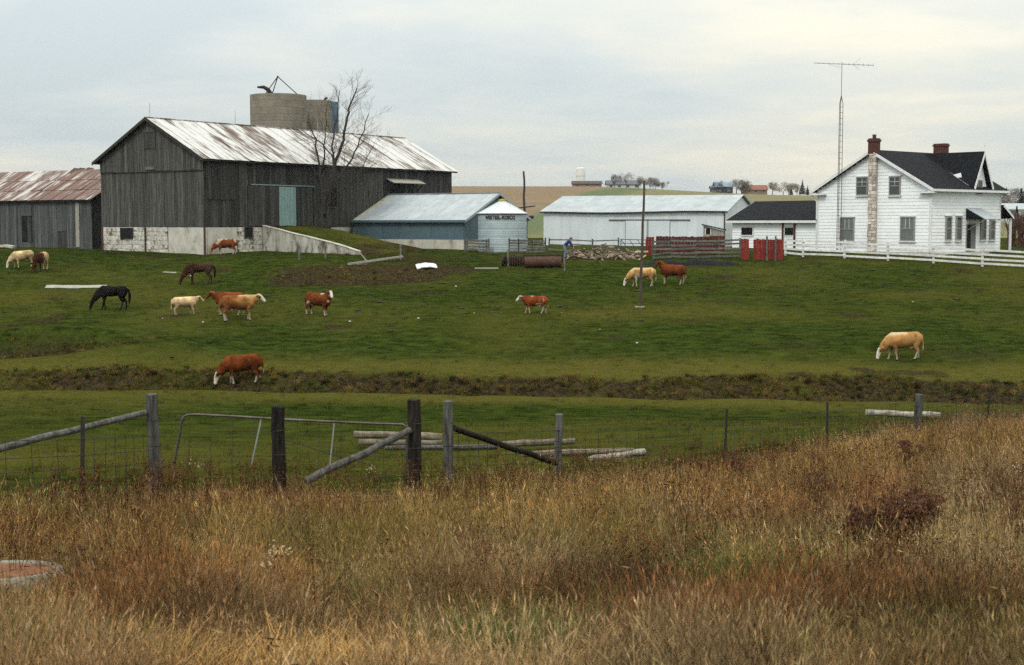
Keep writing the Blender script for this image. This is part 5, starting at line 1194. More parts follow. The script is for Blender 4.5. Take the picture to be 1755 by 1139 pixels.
def far_tree(px, yb, yt, d, label, kind='bare', group='bare trees on the ridge', wide=1.0, cat='tree'):
    a, c = ray(px, yb); z0 = gz(a * d, d); z = min(CZ + c * d, z0 + 3); H = (yb - yt) / pxm(d); mt, mc = random.choice(FE if kind == 'evergreen' else FT)
    t = thing('bare_tree' if kind != 'evergreen' else 'spruce_tree', label, cat, (a * d, d, z0), random.random() * 6, group)
    top = CZ + (HOR - yt) / FPX * d; H = max(H, top - z0)
    for me, nm, m in ((mt, 'trunk', None), (mc, 'crown', {'bare': M['farcrown'], 'tan': M['farcrown_tan'], 'evergreen': M['evergreen']}[kind])):
        o = bpy.data.objects.new(nm, me); col.objects.link(o); o.parent = t; o.scale = (H * wide, H * wide, H)
        if m:
            if not me.materials: me.materials.append(m)
            o.material_slots[0].link = 'OBJECT'; o.material_slots[0].material = m
ORD = ('leftmost', 'second from the left', 'third from the left', 'fourth from the left', 'fifth from the left', 'sixth from the left', 'seventh from the left', 'eighth from the left', 'rightmost')
def rank(rows): xs = sorted(r[0] for r in rows); return {x: (ORD[i] if i < len(xs) - 1 else 'rightmost') for i, x in enumerate(xs)}
ROWS = ((1053, 318, 296, 'bare', .8), (1073, 318, 294, 'bare', .8), (1098, 320, 298, 'tan', 1.2), (1114, 320, 303, 'bare', 1.2), (1128, 321, 306, 'tan', 1.2), (1121, 321, 303, 'bare', 1.0), (1136, 322, 311, 'tan', 1.2)); RK = rank(ROWS)
for px, yb, yt, k, w in ROWS: far_tree(px, yb, yt, 690, f'{RK[px]} bare tree of the left ridge clump by grey roofs', k, 'trees of the left ridge clump', w)
ROWS = ((1232, 325, 308, 'bare', 1.0), (1262, 328, 304, 'bare', 1.1), (1271, 328, 305, 'tan', 1.2), (1280, 328, 309, 'bare', 1.0), (1324, 330, 310, 'tan', 1.2), (1340, 330, 309, 'tan', 1.2), (1352, 330, 311, 'bare', 1.2), (1366, 330, 314, 'tan', 1.1)); RK = rank(ROWS)
for px, yb, yt, k, w in ROWS: far_tree(px, yb, yt, 690, f'{RK[px]} bare ridge tree around the red-roofed house', k, 'trees of the right ridge clump', w)
for px, yt, lb in ((1375, 308, 'dark spruce on the ridge just left of the farmhouse eave'), (1384, 318, 'small dark spruce on the ridge by the farmhouse eave'), (1356, 320, 'dark low spruce among the bare ridge trees')): far_tree(px, 331, yt, 680, lb, 'evergreen', 'spruces on the ridge', 1.2)
ROWS = ((1712, 352, 318, 420, 'bare', 1.2), (1724, 352, 321, 430, 'evergreen', 1.2), (1736, 352, 317, 440, 'bare', 1.3), (1750, 352, 322, 430, 'evergreen', 1.2), (1765, 352, 318, 440, 'bare', 1.2), (1742, 385, 352, 300, 'evergreen', 1.3), (1758, 385, 356, 290, 'bare', 1.3), (1775, 352, 320, 430, 'evergreen', 1.2), (1790, 352, 318, 440, 'bare', 1.2)); RK = rank(ROWS)
for px, yb, yt, d, k, w in ROWS:
    far_tree(px, yb, yt, d, f'{RK[px]} tree of the far wood right of the farmhouse', k, 'trees of the far wood beyond the house', w)
far_tree(2, 330, 286, 190, 'bare treetop showing over the cow shed roof at the far left', 'bare', 'treetop over the shed')
for i, (px, yt, d, lb) in enumerate(((1733, 378, 128, 'reddish bare bush just right of the farmhouse porch'), (1748, 372, 126, 'reddish bare bush at the right picture edge behind the white fence'), (1768, 374, 126, 'reddish bare bush beyond the right end of the white fence'))):
    b = at_d(px, d); t = thing('bush', lb, 'bush', b); mb = MB(); rnd = random.Random(i); h = (428 - yt) / pxm(d)
    for k in range(70): 
        a = rnd.random() * 6.28; l = rnd.uniform(.2, .9); mb.tube([(rnd.gauss(0, .25), rnd.gauss(0, .2), 0), (math.cos(a) * l * .5, math.sin(a) * l * .5, h * .6), (math.cos(a) * l, math.sin(a) * l, h * rnd.uniform(.75, 1.05))], [.022, .018, .012], 3)
    for k in range(160):
        a = rnd.random() * 6.28; l = .9 * rnd.random(); z = h * rnd.uniform(.35, .95); mb.tube([(math.cos(a) * l, math.sin(a) * l, z), (math.cos(a) * l + rnd.gauss(0, .12), math.sin(a) * l + rnd.gauss(0, .12), z + .3)], [.014, .008], 3)
    if i == 0: M['redtwig'] = pm('red_twigs', (.10, .05, .035), rough=.95)
    mb.build('stems', M['redtwig'], t)
# ------------------------------------------------------------------ buildings on the ridge
def far_house(name, label, cat, px0, px1, yb, ye, yr, d, wall, roof, depth=8, gambrel=False):
    a0, _ = ray(px0, yb); a1, _ = ray(px1, yb); x0, x1 = a0 * d, a1 * d; zb = gz((x0 + x1) / 2, d) - CZ; ze = (HOR - ye) / FPX * d; zr = (HOR - yr) / FPX * d; w = x1 - x0; zb = min(zb, ze - 2.0)
    r = thing(name, label, cat, (x0, d, CZ)); 
    box_part('wall', wall, r, 0, w, 0, depth, zb - 1.5, ze)
    for s in (0, 1):
        ya, yb_ = (-.5, depth / 2) if s == 0 else (depth + .5, depth / 2)
        MB().prism([(-.5, ya, ze - .2), (w + .5, ya, ze - .2), (w + .5, yb_, zr), (-.5, yb_, zr)], (0, 0, .2)).build('roof', roof, r)
    for x in (0, w - .1): MB().prism([(x, .1, ze - .02), (x, depth - .1, ze - .02), (x, depth / 2, zr - .1)], (.1, 0, 0)).build('gable', wall, r)
    n = max(2, int(w / 3.5))
    for i in range(n):
        x = w * (i + .5) / n; wi = MB().box(x - .7, x + .7, -.06, -.02, (zb + ze) / 2 - .3, ze - .5).build('window', M['pane'], r); box_part('frame', M['trim'], wi, x - .8, x + .8, -.1, -.061, (zb + ze) / 2 - .42, (zb + ze) / 2 - .31)
    return r
fb = pm('far_tan_brick', (.24, .15, .10), rough=.9); frf = pm('far_brown_roof', (.07, .055, .05), rough=.9); fdk = pm('far_dark_wall', (.045, .045, .055), rough=.9); frr = pm('far_red_roof', (.23, .09, .06), rough=.9); fbl = pm('far_blue_roof', (.20, .28, .36), rough=.6); fwh = pm('far_white_wall', (.6, .6, .58), rough=.8); fgr = pm('far_grey_roof', (.11, .12, .135), rough=.9)
far_house('far_house', 'low tan bungalow with brown roof on the ridge below the white tower', 'house', 982, 1031, 318, 315, 310.5, 690, fb, frf)
far_house('far_house', 'grey-roofed pale farm building on the ridge left of the bare trees', 'house', 1040, 1098, 319, 316, 309.5, 700, fwh, fgr)
far_house('far_house', 'red-roofed bungalow between trees on the ridge', 'house', 1276, 1315, 329, 325, 317.5, 690, fb, frr)
far_house('far_barn', 'dark far-off barn with blue roof on the ridge', 'barn', 1226, 1256, 328, 320, 312.5, 690, fdk, fbl)
far_house('far_shed', 'small dark far-off shed beside the blue-roofed ridge barn', 'shed', 1219, 1229, 328, 322, 319, 690, fdk, fgr, 5)
far_house('far_shed', 'long white far-off shed among the trees right of the farmhouse', 'shed', 1724, 1800, 366, 358, 349, 400, fwh, steel := M['steelroof'], 12)
def water_tower():
    d = 900; c = ray(995, 300)[0] * d; zb = gz(c, d); zt = CZ + (HOR - 287) / FPX * d; t = thing('water_tower', 'pale round water tower rising behind the ridge bungalow', 'tower', (c, d, zb)); rr = 8 / pxm(d); H = zt - zb
    MB().lathe([(rr, 0), (rr, H - 1.2), (rr * .9, H - .6), (rr * .4, H - .1), (0, H)], 28).build('tank', fwh, t, True)
    for k in range(1, 5): MB().lathe([(rr, -.15), (rr + .12, 0), (rr, .15)], 28, (0, 0, (H - 1.5) * k / 5)).build('band', M['galv'], t)
    MB().tube([(0, 0, H - .1), (0, 0, H + .9)], .15, 6).build('vent', M['galv'], t)
water_tower()
r = thing('field_culvert_board', 'long dark plank bridge lying in the stubble field behind the bin', 'plank', at_d(895, 145)); 
p0 = P(886, 352, 240) ; r.location = G(p0.x, 240); MB().beam((0, 0, .5), (2.8, .5, .6), .5, .5).build('plank', M['darkbrown'], r); MB().beam((.2, .6, .3), (2.6, 1.2, .3), .3, .6).build('plank', M['darkbrown'], r)

# ------------------------------------------------------------------ wire fence along the bank
def wire_fence():
    t = thing('wire_fence', 'woven wire fence on old wooden and steel posts along the grassy bank', 'fence', at_d(473, 19.3)); b = t.location.copy()
    posts = {}
    def wood(px, ytop, d, r, m, ybot=None, lean=0.0):
        p = at_d(px, d); top = P(px + lean, ytop, d); q = p - b; h = top.z - p.z; n = 6
        pp = [q + (Vector((top.x - p.x, 0, h)) * (i / n)) + Vector((random.gauss(0, .006), 0, 0)) for i in range(n + 1)]; pp[0] = pp[0] - Vector((0, 0, .4))
        posts[px] = (p, h); MB().tube(pp + [pp[-1] + Vector((0, 0, .012))], [r * random.uniform(.95, 1.06) for _ in range(n + 1)] + [r * .82], 12).build('post', m, t); roughen(t.children[-1], .016, 7)
        for k in range(3): z = h * (.35 + .22 * k); MB().lathe([(r * 1.02, -.006), (r * 1.08, 0), (r * 1.02, .006)], 12, q + Vector((0, 0, z))).build('wire_wrap', M['wire'], t)
    wood(260, 676, 20.6, .092, M['oldpost']); wood(475, 697, 19.3, .092, M['darkpost'], lean=1); wood(709, 685, 20.6, .098, M['darkpost'], lean=1); wood(767, 688, 22.6, .082, M['oldpost'], lean=1); wood(957, 710, 26, .075, M['oldpost'], lean=1); wood(1576, 676, 34.5, .095, M['oldpost'])
    for px, yt, d, lean in ((137, 713, 18.2, 5), (1245, 700, 28.5, 1), (1420, 688, 31.5, -2), (1697, 664, 38.5, 0)):
        p = at_d(px - lean * 1.6, d); top = P(px + lean, yt, d); q = p - b; MB().beam(q - Vector((0, 0, .3)), top - b, .04, .045, (1, 0, 0)).build('steel_post', M['rustdark'], t); MB().beam(q - Vector((0, 0, .3)) + Vector((0, .02, 0)), top - b + Vector((0, .02, 0)), .012, .05, (0, 1, 0)).build('post_flange', M['rustdark'], t); posts[px] = (p, top.z - p.z)
    def brace(a, c, r0, r1, m):
        a, c = a - b, c - b; n = 7; MB().tube([a.lerp(c, i / n) + Vector((0, 0, random.gauss(0, .008))) for i in range(n + 1)], [r0 + (r1 - r0) * i / n for i in range(n + 1)], 10).build('brace', m, t); roughen(t.children[-1], .012, 5)
    brace(P(-70, 785, 18.6), P(249, 706, 20.5), .054, .043, M['oldpost']); brace(P(524, 824, 19.4), P(703, 738, 20.5), .056, .048, M['oldpost']); brace(P(777, 733, 22.6), P(952, 793, 25.8), .05, .055, M['darkpost'])
    # woven wire: one strand per height, stays between
    line = [at_d(px, d) for px, d in FENCE_PX if px not in (473,)]
    segs = [[q for q, (px, d) in zip(line, [f for f in FENCE_PX if f[0] != 473]) if px <= 260], [q for q, (px, d) in zip(line, [f for f in FENCE_PX if f[0] != 473]) if px >= 767]]
    stays = MB()
    for sg in segs:
        sg = [q - b + Vector((0, -.09, 0)) for q in sg]
        for z in (.12, .27, .42, .57, .74, .92, 1.12): MB().tube([q + Vector((0, 0, z + random.gauss(0, .012))) for q in sg], .0055, 4).build('wire_strand', M['wire'], t)
        for a, c in zip(sg[:-1], sg[1:]):
            n = max(2, int((c - a).length / .32))
            for i in range(n): p = a.lerp(c, i / n); stays.tube([p + Vector((random.gauss(0, .01), 0, .12)), p + Vector((random.gauss(0, .015), 0, 1.12))], .005, 3)
    tag(stays.build('stay_wires', M['wire'], t), kind='stuff')
    # the pipe gate between the posts
    g = thing('pipe_gate', 'rounded grey pipe gate hung between the dark posts', 'gate', at_d(300, 21.2)); gb = g.location.copy(); d0, d1 = 21.2, 21.0
    def Q(px, py): return P(px, py, d0 + (d1 - d0) * (px - 300) / 400) - gb
    pp = [Q(290, 852), Q(296, 812), Q(303, 770), Q(308, 745), Q(311, 725), Q(315, 714), Q(322, 710.5), Q(335, 710), Q(400, 713), Q(470, 717.5), Q(560, 722), Q(640, 725.5), Q(690, 727), Q(697, 731), Q(698, 745), Q(697, 800), Q(696, 852)]
    MB().tube(pp, .019, 8).build('pipe_frame', M['pipe'], g, True); MB().tube([Q(291, 850), Q(696, 850)], .019, 8).build('bottom_pipe', M['pipe'], g)
    for a in ((448, 716, 430, 800), (573, 723, 565, 800)): MB().beam(Q(a[0], a[1]), Q(a[2], a[3]), .022, .008, (0, 1, 0)).build('stiffener', M['galv'], g)
    MB().tube([Q(485, 752), Q(590, 785), Q(640, 797)], .007, 5).build('diagonal_wire', M['wire'], g)
    for k in range(5): y = 742 + 19 * k; MB().tube([Q(309 - 2.2 * k, y), Q(420, y + 2), Q(560, y + 1), Q(696, y + 3)], .0035, 4).build('mesh_strand', M['wire'], g)
    mv = MB()
    for px in range(325, 696, 37): mv.tube([Q(px, 714 + (px - 325) * .035), Q(px - 1.5, 828)], .003, 3)
    tag(mv.build('mesh_stays', M['wire'], g), kind='stuff')
wire_fence()

# ------------------------------------------------------------------ logs by the fence and debris
def log(label, a, c, d0, d1, r, m, lift=0.0, zabs=True, parent=None):
    p, q = P(a[0], a[1], d0), P(c[0], c[1], d1)
    b = p.copy(); t = thing('log', label, 'log', b); n = 7
    MB().tube([(q - p) * (i / n) + Vector((0, 0, random.gauss(0, r * .08))) for i in range(n + 1)], [r * random.uniform(.88, 1.1) for _ in range(n + 1)], 10).build('log', m, t, True); roughen(t.children[-1], .025, 4)
    MB().tube([(q - p) * -.002, (q - p) * .001], r * .8, 10).build('cut_end', M['palewood'], t)
def dlog(y): return hit(700, y).y
def logs():
    d = hit(680, 768).y
    log('upper log of the pair lying behind the dark gate post', (607, 744), (757, 748), d, d, .095, M['log']); log('lower log of the pair lying behind the dark gate post', (615, 757), (758, 759), d - .25, d - .1, .085, M['log'])
    log('long thin grey log stretching right from the log pair', (660, 767), (852, 765), d - .6, d - .3, .065, M['oldpost'])
    log('pale log lying left of the slim grey fence post', (860, 762), (985, 755), d - .5, d, .09, M['log']); log('grey rail lying low behind the slanted brace', (895, 778), (1085, 771), d - 2, d - 1.4, .08, M['log']); log('pale split rail half hidden in the grass', (1010, 787), (1105, 774), d - 3, d - 2.2, .085, M['palelog'])
    d2 = hit(1545, 718).y; log('white peeled log lying in the pasture behind the far grey post', (1484, 707), (1612, 711), d2, d2 - .2, .115, M['palelog'])
logs()

# ------------------------------------------------------------------ concrete ring in the grass
def ring():
    d = 11.5; c = P(-5, 966, d); t = thing('concrete_ring', 'round concrete well ring with rust-red top sunk in the tall grass', 'well', (c.x, c.y, c.z - .05)); ro = .52; t.rotation_euler = (-R(4.5), 0, 0)
    MB().lathe([(ro - .055, .0), (ro, .0), (ro + .01, -.06), (ro, -.9), (ro - .09, -.9), (ro - .09, -.02)], 48, closed=True).build('rim', M['concrete2'], t, True)
    MB().lathe([(0, -.012), (ro - .3, -.008), (ro - .085, -.014), (ro - .085, -.1)], 48).build('lid', M['rustlid'], t)
M['concrete2'] = pm('mossy_concrete', (.25,.235,.19), (.12,.11,.085), 7, rough=.95, bump=.5); M['rustlid'] = pm('rust_red_litter', (.22,.085,.04), (.11,.045,.022), 9, rough=.95, bump=.8, c3=(.2,.14,.08), scale2=5)
ring()
# ------------------------------------------------------------------ grass
def grass_mat(name, root=.55, rough=.85, transl=.0):
    m, nt, N, L, B = ntmat(name); B.inputs['Roughness'].default_value = rough; B.inputs['Specular IOR Level'].default_value = .04
    at = N.new('ShaderNodeAttribute'); at.attribute_type = 'INSTANCER'; at.attribute_name = 'tint'
    vc = N.new('ShaderNodeVertexColor'); vc.layer_name = 'shade'
    c = mix(N, L, 1.0, at.outputs['Color'], vc.outputs[0], 'MULTIPLY'); L.new(c, B.inputs['Base Color']); return m
M['grass'] = grass_mat('dry_grass')
def clump(seed, n, rad, hmin, hmax, w, droop, head=0.0, tuft=0.0, seg=3, hue=.55, fan=.45, lean=(0, 0)):
    rnd = random.Random(seed); V = []; Fc = []; C = []
    for i in range(n):
        a = rnd.random() * 6.283; r = rad * math.sqrt(rnd.random()); p = Vector((r * math.cos(a), r * math.sin(a), -.03)); h = rnd.uniform(hmin, hmax)
        az = rnd.random() * 6.283; out = Vector((math.cos(az), math.sin(az), 0)); d = (Vector((0, 0, 1)) + out * rnd.uniform(0, fan) + Vector((lean[0], lean[1], 0))).normalized(); side = Vector((-out.y, out.x, 0)); ww = w * rnd.uniform(.6, 1.3)
        face = rnd.random() * 3.14; side = Vector((math.cos(face), math.sin(face), 0))
        br = rnd.uniform(1 - hue, 1 + hue); tintv = (br, br * rnd.uniform(.96, 1.03), br * rnd.uniform(.88, 1.1)); dr = droop * rnd.uniform(.3, 1.5)
        b = len(V); q = p.copy(); dd = d.copy()
        for s in range(seg + 1):
            f = s / seg; k = ww * (1 - f * .85)
            V += [q - side * k / 2, q + side * k / 2]; C += [tintv, tintv]
            dd = (dd + out * dr * (f + .2) / seg - Vector((0, 0, dr * f * .7 / seg))).normalized(); q = q + dd * (h / seg)
        for s in range(seg): Fc.append((b + 2 * s, b + 2 * s + 1, b + 2 * s + 3, b + 2 * s + 2))
        if rnd.random() < head:
            tip = (V[-1] + V[-2]) / 2; hk = rnd.uniform(.75, 1.2); hc = tuple(k * hk for k in tintv); u = dd; L_ = rnd.uniform(.03, .07); b = len(V)
            sd = side * rnd.uniform(.002, .0038); s2 = u.cross(side).normalized() * .0025
            V += [tip - u * L_ * .4, tip + sd + u * L_ * .2, tip + u * L_, tip - sd + u * L_ * .2, tip + s2 + u * L_ * .2, tip - s2 + u * L_ * .2]; C += [hc] * 6
            Fc += [(b, b + 1, b + 2, b + 3), (b, b + 4, b + 2, b + 5)]
    me = bpy.data.meshes.new('clump'); me.from_pydata([tuple(v) for v in V], [], Fc)
    ca = me.color_attributes.new('shade', 'FLOAT_COLOR', 'POINT'); ca.data.foreach_set('color', np.array([(*c, 1) for c in C], np.float32).reshape(-1)); me.materials.append(M['grass'])
    return bpy.data.objects.new('clump', me)
def scatter(name, label, cat, protos, pos, rz, sc, idx, tint, tilt=None):
    """points carrying attributes; a geometry-nodes modifier puts a clump on each"""
    pc = bpy.data.collections.new(name + '_clumps')
    for k, p in enumerate(protos): p.name = f'clump_{k:02d}'; pc.objects.link(p)
    n = len(pos); me = bpy.data.meshes.new(name); me.vertices.add(n); me.vertices.foreach_set('co', np.asarray(pos, np.float32).reshape(-1))
    rot = np.zeros((n, 3), np.float32); rot[:, 2] = rz
    if tilt is not None: rot[:, :2] = tilt
    a = me.attributes.new('rot', 'FLOAT_VECTOR', 'POINT'); a.data.foreach_set('vector', rot.reshape(-1))
    a = me.attributes.new('scl', 'FLOAT_VECTOR', 'POINT'); a.data.foreach_set('vector', np.asarray(sc, np.float32).reshape(-1))
    a = me.attributes.new('pick', 'INT', 'POINT'); a.data.foreach_set('value', np.asarray(idx, np.int32))
    a = me.attributes.new('tint', 'FLOAT_VECTOR', 'POINT'); a.data.foreach_set('vector', np.asarray(tint, np.float32).reshape(-1))
    o = link_mesh(name, me); ng = bpy.data.node_groups.new(name, 'GeometryNodeTree')
    ng.interface.new_socket('Geometry', in_out='INPUT', socket_type='NodeSocketGeometry'); ng.interface.new_socket('Geometry', in_out='OUTPUT', socket_type='NodeSocketGeometry')
    N, L = ng.nodes, ng.links; gi = N.new('NodeGroupInput'); go = N.new('NodeGroupOutput'); ip = N.new('GeometryNodeInstanceOnPoints'); ci = N.new('GeometryNodeCollectionInfo')
    ci.inputs['Collection'].default_value = pc; ci.inputs['Separate Children'].default_value = True; ci.inputs['Reset Children'].default_value = True
    def at(nm, ty):
        x = N.new('GeometryNodeInputNamedAttribute'); x.data_type = ty; x.inputs['Name'].default_value = nm; return x.outputs['Attribute']
    L.new(gi.outputs[0], ip.inputs['Points']); L.new(ci.outputs[0], ip.inputs['Instance']); ip.inputs['Pick Instance'].default_value = True
    L.new(at('pick', 'INT'), ip.inputs['Instance Index']); L.new(at('scl', 'FLOAT_VECTOR'), ip.inputs['Scale'])
    er = N.new('FunctionNodeEulerToRotation'); L.new(at('rot', 'FLOAT_VECTOR'), er.inputs[0]); L.new(er.outputs[0], ip.inputs['Rotation'])
    L.new(ip.outputs[0], go.inputs[0]); md = o.modifiers.new('scatter', 'NODES'); md.node_group = ng
    me.materials.append(M['grass'])
    return tag(o, label, cat, kind='stuff')
TALL = [clump(1, 46, .13, .30, .62, .0055, .35, .5), clump(2, 42, .14, .35, .70, .005, .3, .75), clump(3, 50, .15, .25, .55, .006, .5, .35), clump(4, 38, .12, .35, .75, .0045, .25, .95), clump(5, 46, .15, .2, .45, .006, .7, .1), clump(6, 40, .12, .3, .6, .005, .4, .6, lean=(.25, .1)),
        clump(7, 34, .13, .35, .62, .013, .9, .0, seg=4, fan=.5), clump(8, 30, .10, .30, .55, .010, .8, .1, seg=4, fan=.6), clump(9, 26, .12, .5, .85, .004, .2, 1.0, fan=.2)]
def grass_tint(x, y):
    n1 = fbm(x, y, 4.2, 201, 4); n2 = fbm(x, y, 2.2, 211, 3); n3 = fbm(x, y, 7, 221, 3); m = len(x)
    tan = np.array((.39, .245, .092)); red = np.array((.27, .125, .05)); olive = np.array((.175, .14, .042)); grey = np.array((.45, .335, .20)); green = np.array((.09, .125, .022))
    c = np.repeat(tan[None], m, 0)
    def mixin(c, k, w): return c * (1 - w[:, None]) + k * w[:, None]
    c = mixin(c, red, .85 * sst(-.06, .10, n1)); c = mixin(c, olive, .85 * sst(.03, .15, -n2 - .03)); c = mixin(c, grey, .5 * sst(.08, .2, n3))
    c = mixin(c, green, .75 * (rng.random(m) < .04) ); c = mixin(c, olive, .6 * (rng.random(m) < .16)); c = mixin(c, red, .55 * (rng.random(m) < .14)); c = mixin(c, grey, .6 * (rng.random(m) < .12))
    return c * np.clip(.42 + .75 * rng.random(m) + 1.3 * fbm(x, y, .9, 231, 2) - .2 * (1 - sst(7, 13, y)), .18, 1.5)[:, None]
LEAF = [clump(71, 26, .12, .08, .22, .030, 1.1, seg=3, hue=.5, fan=1.0), clump(72, 20, .14, .10, .28, .024, 1.3, seg=3, hue=.5, fan=1.1), clump(73, 30, .16, .25, .5, .004, 2.2, .2, seg=5, hue=.5, fan=.9)]
def undergrowth():
    n = 9000; y = np.sqrt(rng.random(n) * (30 ** 2 - 4 ** 2) + 4 ** 2); x = (rng.random(n) * 2 - 1) * (.43 * y + 1.5); keep = (rng.random(n) < tall_mask(x, y)) & (rng.random(n) < np.clip(.5 + 2.5 * fbm(x, y, 1.8, 801, 3), .08, 1)); x, y = x[keep], y[keep]; n = len(x)
    pal = np.array([(.11, .07, .03), (.09, .10, .03), (.17, .09, .035), (.05, .035, .018), (.24, .18, .085)]); tint = pal[rng.choice(5, n, p=[.3, .2, .2, .15, .15])] * (.6 + .8 * rng.random(n))[:, None]; s = .7 + .8 * rng.random(n)
    scatter('broad_leaf_weeds', 'low withered broad-leaved weeds under the tall dry grass', 'weeds', LEAF, np.stack([x, y, CZ + grel(x, y) + .1 * rng.random(n)], -1), rng.random(n) * 6.283, np.stack([s, s, s * 1.3], -1), rng.integers(0, 3, n), tint)
undergrowth()
def tall_grass():
    n = 62000; y = np.sqrt(rng.random(n) * (47 ** 2 - 3.5 ** 2) + 3.5 ** 2); x = (rng.random(n) * 2 - 1) * (.43 * y + 1.5)
    ye = 3.8 + 6.2 * np.sqrt(rng.random(15000)); x = np.concatenate([x, (rng.random(15000) * 2 - 1) * (.43 * ye + 1.2)]); y = np.concatenate([y, ye]); n = len(x)
    dens = np.where(y < 14, 1.0, np.where(y < 22, .85, .65)) * (.95 + 2.6 * fbm(x, y, .9, 301, 3)); keep = (rng.random(n) < np.clip(dens, .15, 1)) & (rng.random(n) < tall_mask(x, y))
    p = P(-5, 966, 11.5); keep &= ((x - p.x) ** 2 + (y - p.y) ** 2) > .56 ** 2
    x, y = x[keep], y[keep]; n = len(x); z = CZ + grel(x, y)
    hs = (.72 + .55 * (fbm(x, y, 3.0, 311, 3) + .45)) * (.8 + .45 * rng.random(n)); hs *= np.where(y < 12, .85, 1.0) * (.44 + .3 * sst(1, 7, fence_y(x) - y) + .12 * sst(3, 9, x)); low = np.exp(-(((x - p.x * (y / p.y)) / .8) ** 2)) * ((y < p.y) & (y > p.y - 2.2)); hs *= 1 - .55 * low; [hs.__imul__(1 - .62 * np.exp(-(((x - w_.x * (y / w_.y)) / wr) ** 2)) * ((y < w_.y + .3) & (y > w_.y - wl))) for w_, wr, wl in ((hit(1545, 960), .5, 2.4), (hit(1487, 962), .3, 2.0), (hit(1565, 815), .4, 3.5), (hit(147, 1030), .2, 1.5), (hit(1250, 830), .5, 3.0), (hit(1400, 880), .4, 2.5), (hit(1310, 1067), .6, 1.6), (hit(1160, 1110), .45, 1.0), (hit(880, 1172), .4, 1.2), (hit(470, 1187), .7, 1.0), (hit(560, 1085), .5, .8), (hit(1690, 1080), .4, .8))]; hs *= .62 + .76 * sst(-.16, .14, fbm(x, y, 1.1, 331, 2))
    idx = rng.choice([0, 1, 2, 3, 4, 5, 8], n, p=[.17, .2, .18, .15, .12, .12, .06]); s = (.85 + .4 * rng.random(n)) * np.where(y < 10, .72, 1.0)
    tint = grass_tint(x, y)
    # a band of bright, broad straw blades low on the bank, and green tussocks
    def patch(px, py, r, kinds, k, cnt, hsx):
        nonlocal x, y, z, hs, idx, s, tint
        c = hit(px, py + 62); a = rng.random(cnt) * 6.283; rr = np.sqrt(rng.random(cnt)); X = c.x + rr * np.cos(a) * r[0]; Y = c.y + rr * np.sin(a) * r[1]
        x = np.concatenate([x, X]); y = np.concatenate([y, Y]); z = np.concatenate([z, CZ + grel(X, Y)]); hs = np.concatenate([hs, hsx * (.7 + .6 * rng.random(cnt))]); idx = np.concatenate([idx, rng.choice(kinds, cnt)]); s = np.concatenate([s, .8 + .4 * rng.random(cnt)]); tint = np.concatenate([tint, np.array(k)[None] * (.75 + .5 * rng.random(cnt))[:, None]])
    straw = (.37, .225, .083); grn = (.085, .105, .030); yel = (.50, .34, .10); rdd = (.21, .10, .04)
    patch(470, 1140, (.75, .42), [6, 7], straw, 130, .62); patch(620, 1145, (.5, .35), [6, 7], straw, 55, .5)
    patch(1300, 985, (.55, .35), [6, 7], yel, 60, .7); patch(1310, 1005, (.55, .35), [4, 7], grn, 120, 1.25); patch(1400, 1020, (.5, .3), [6, 7], (.26, .24, .08), 60, .55); patch(880, 1110, (.4, .3), [4, 7], grn, 80, .95); patch(1330, 945, (.3, .3), [6, 7], straw, 26, .8)
    patch(1450, 1070, (.9, .5), [0, 2, 5], rdd, 140, 1.0); patch(1250, 1090, (.8, .5), [0, 2, 5], rdd, 120, .95); patch(1700, 905, (.8, .6), [6, 7], yel, 70, .7); patch(1700, 840, (.6, .6), [6, 7, 4], (.3, .26, .1), 50, .6); patch(770, 870, (.6, .7), [4, 0], (.16, .15, .05), 70, .8); patch(560, 1000, (.9, .5), [4, 4, 2], (.19, .18, .075), 90, .7)
    patch(130, 900, (1.0, 1.2), [0, 2, 5], (.30, .13, .05), 90, .9); patch(430, 850, (1.6, .9), [0, 2], (.27, .13, .06), 120, .9)
    pos = np.stack([x, y, z], -1); n = len(x); sc = np.stack([s, s, hs], -1)
    tilt = rng.normal(0, .3, (n, 2)) + np.stack([.5 * fbm(x, y, 2.5, 71, 2), .5 * fbm(x, y, 2.5, 73, 2)], -1)
    scatter('tall_grass', 'tall dry tan and russet grass covering the roadside bank', 'grass', TALL, pos, rng.random(n) * 6.283, sc, idx, tint, tilt)
tall_grass()
SHORT = [clump(31, 40, .30, .03, .08, .012, .5, seg=2, hue=.3), clump(32, 34, .34, .03, .10, .012, .7, seg=2, hue=.3), clump(33, 40, .26, .02, .06, .014, .6, seg=2, hue=.3), clump(34, 26, .16, .08, .2, .012, .8, seg=3, hue=.3)]
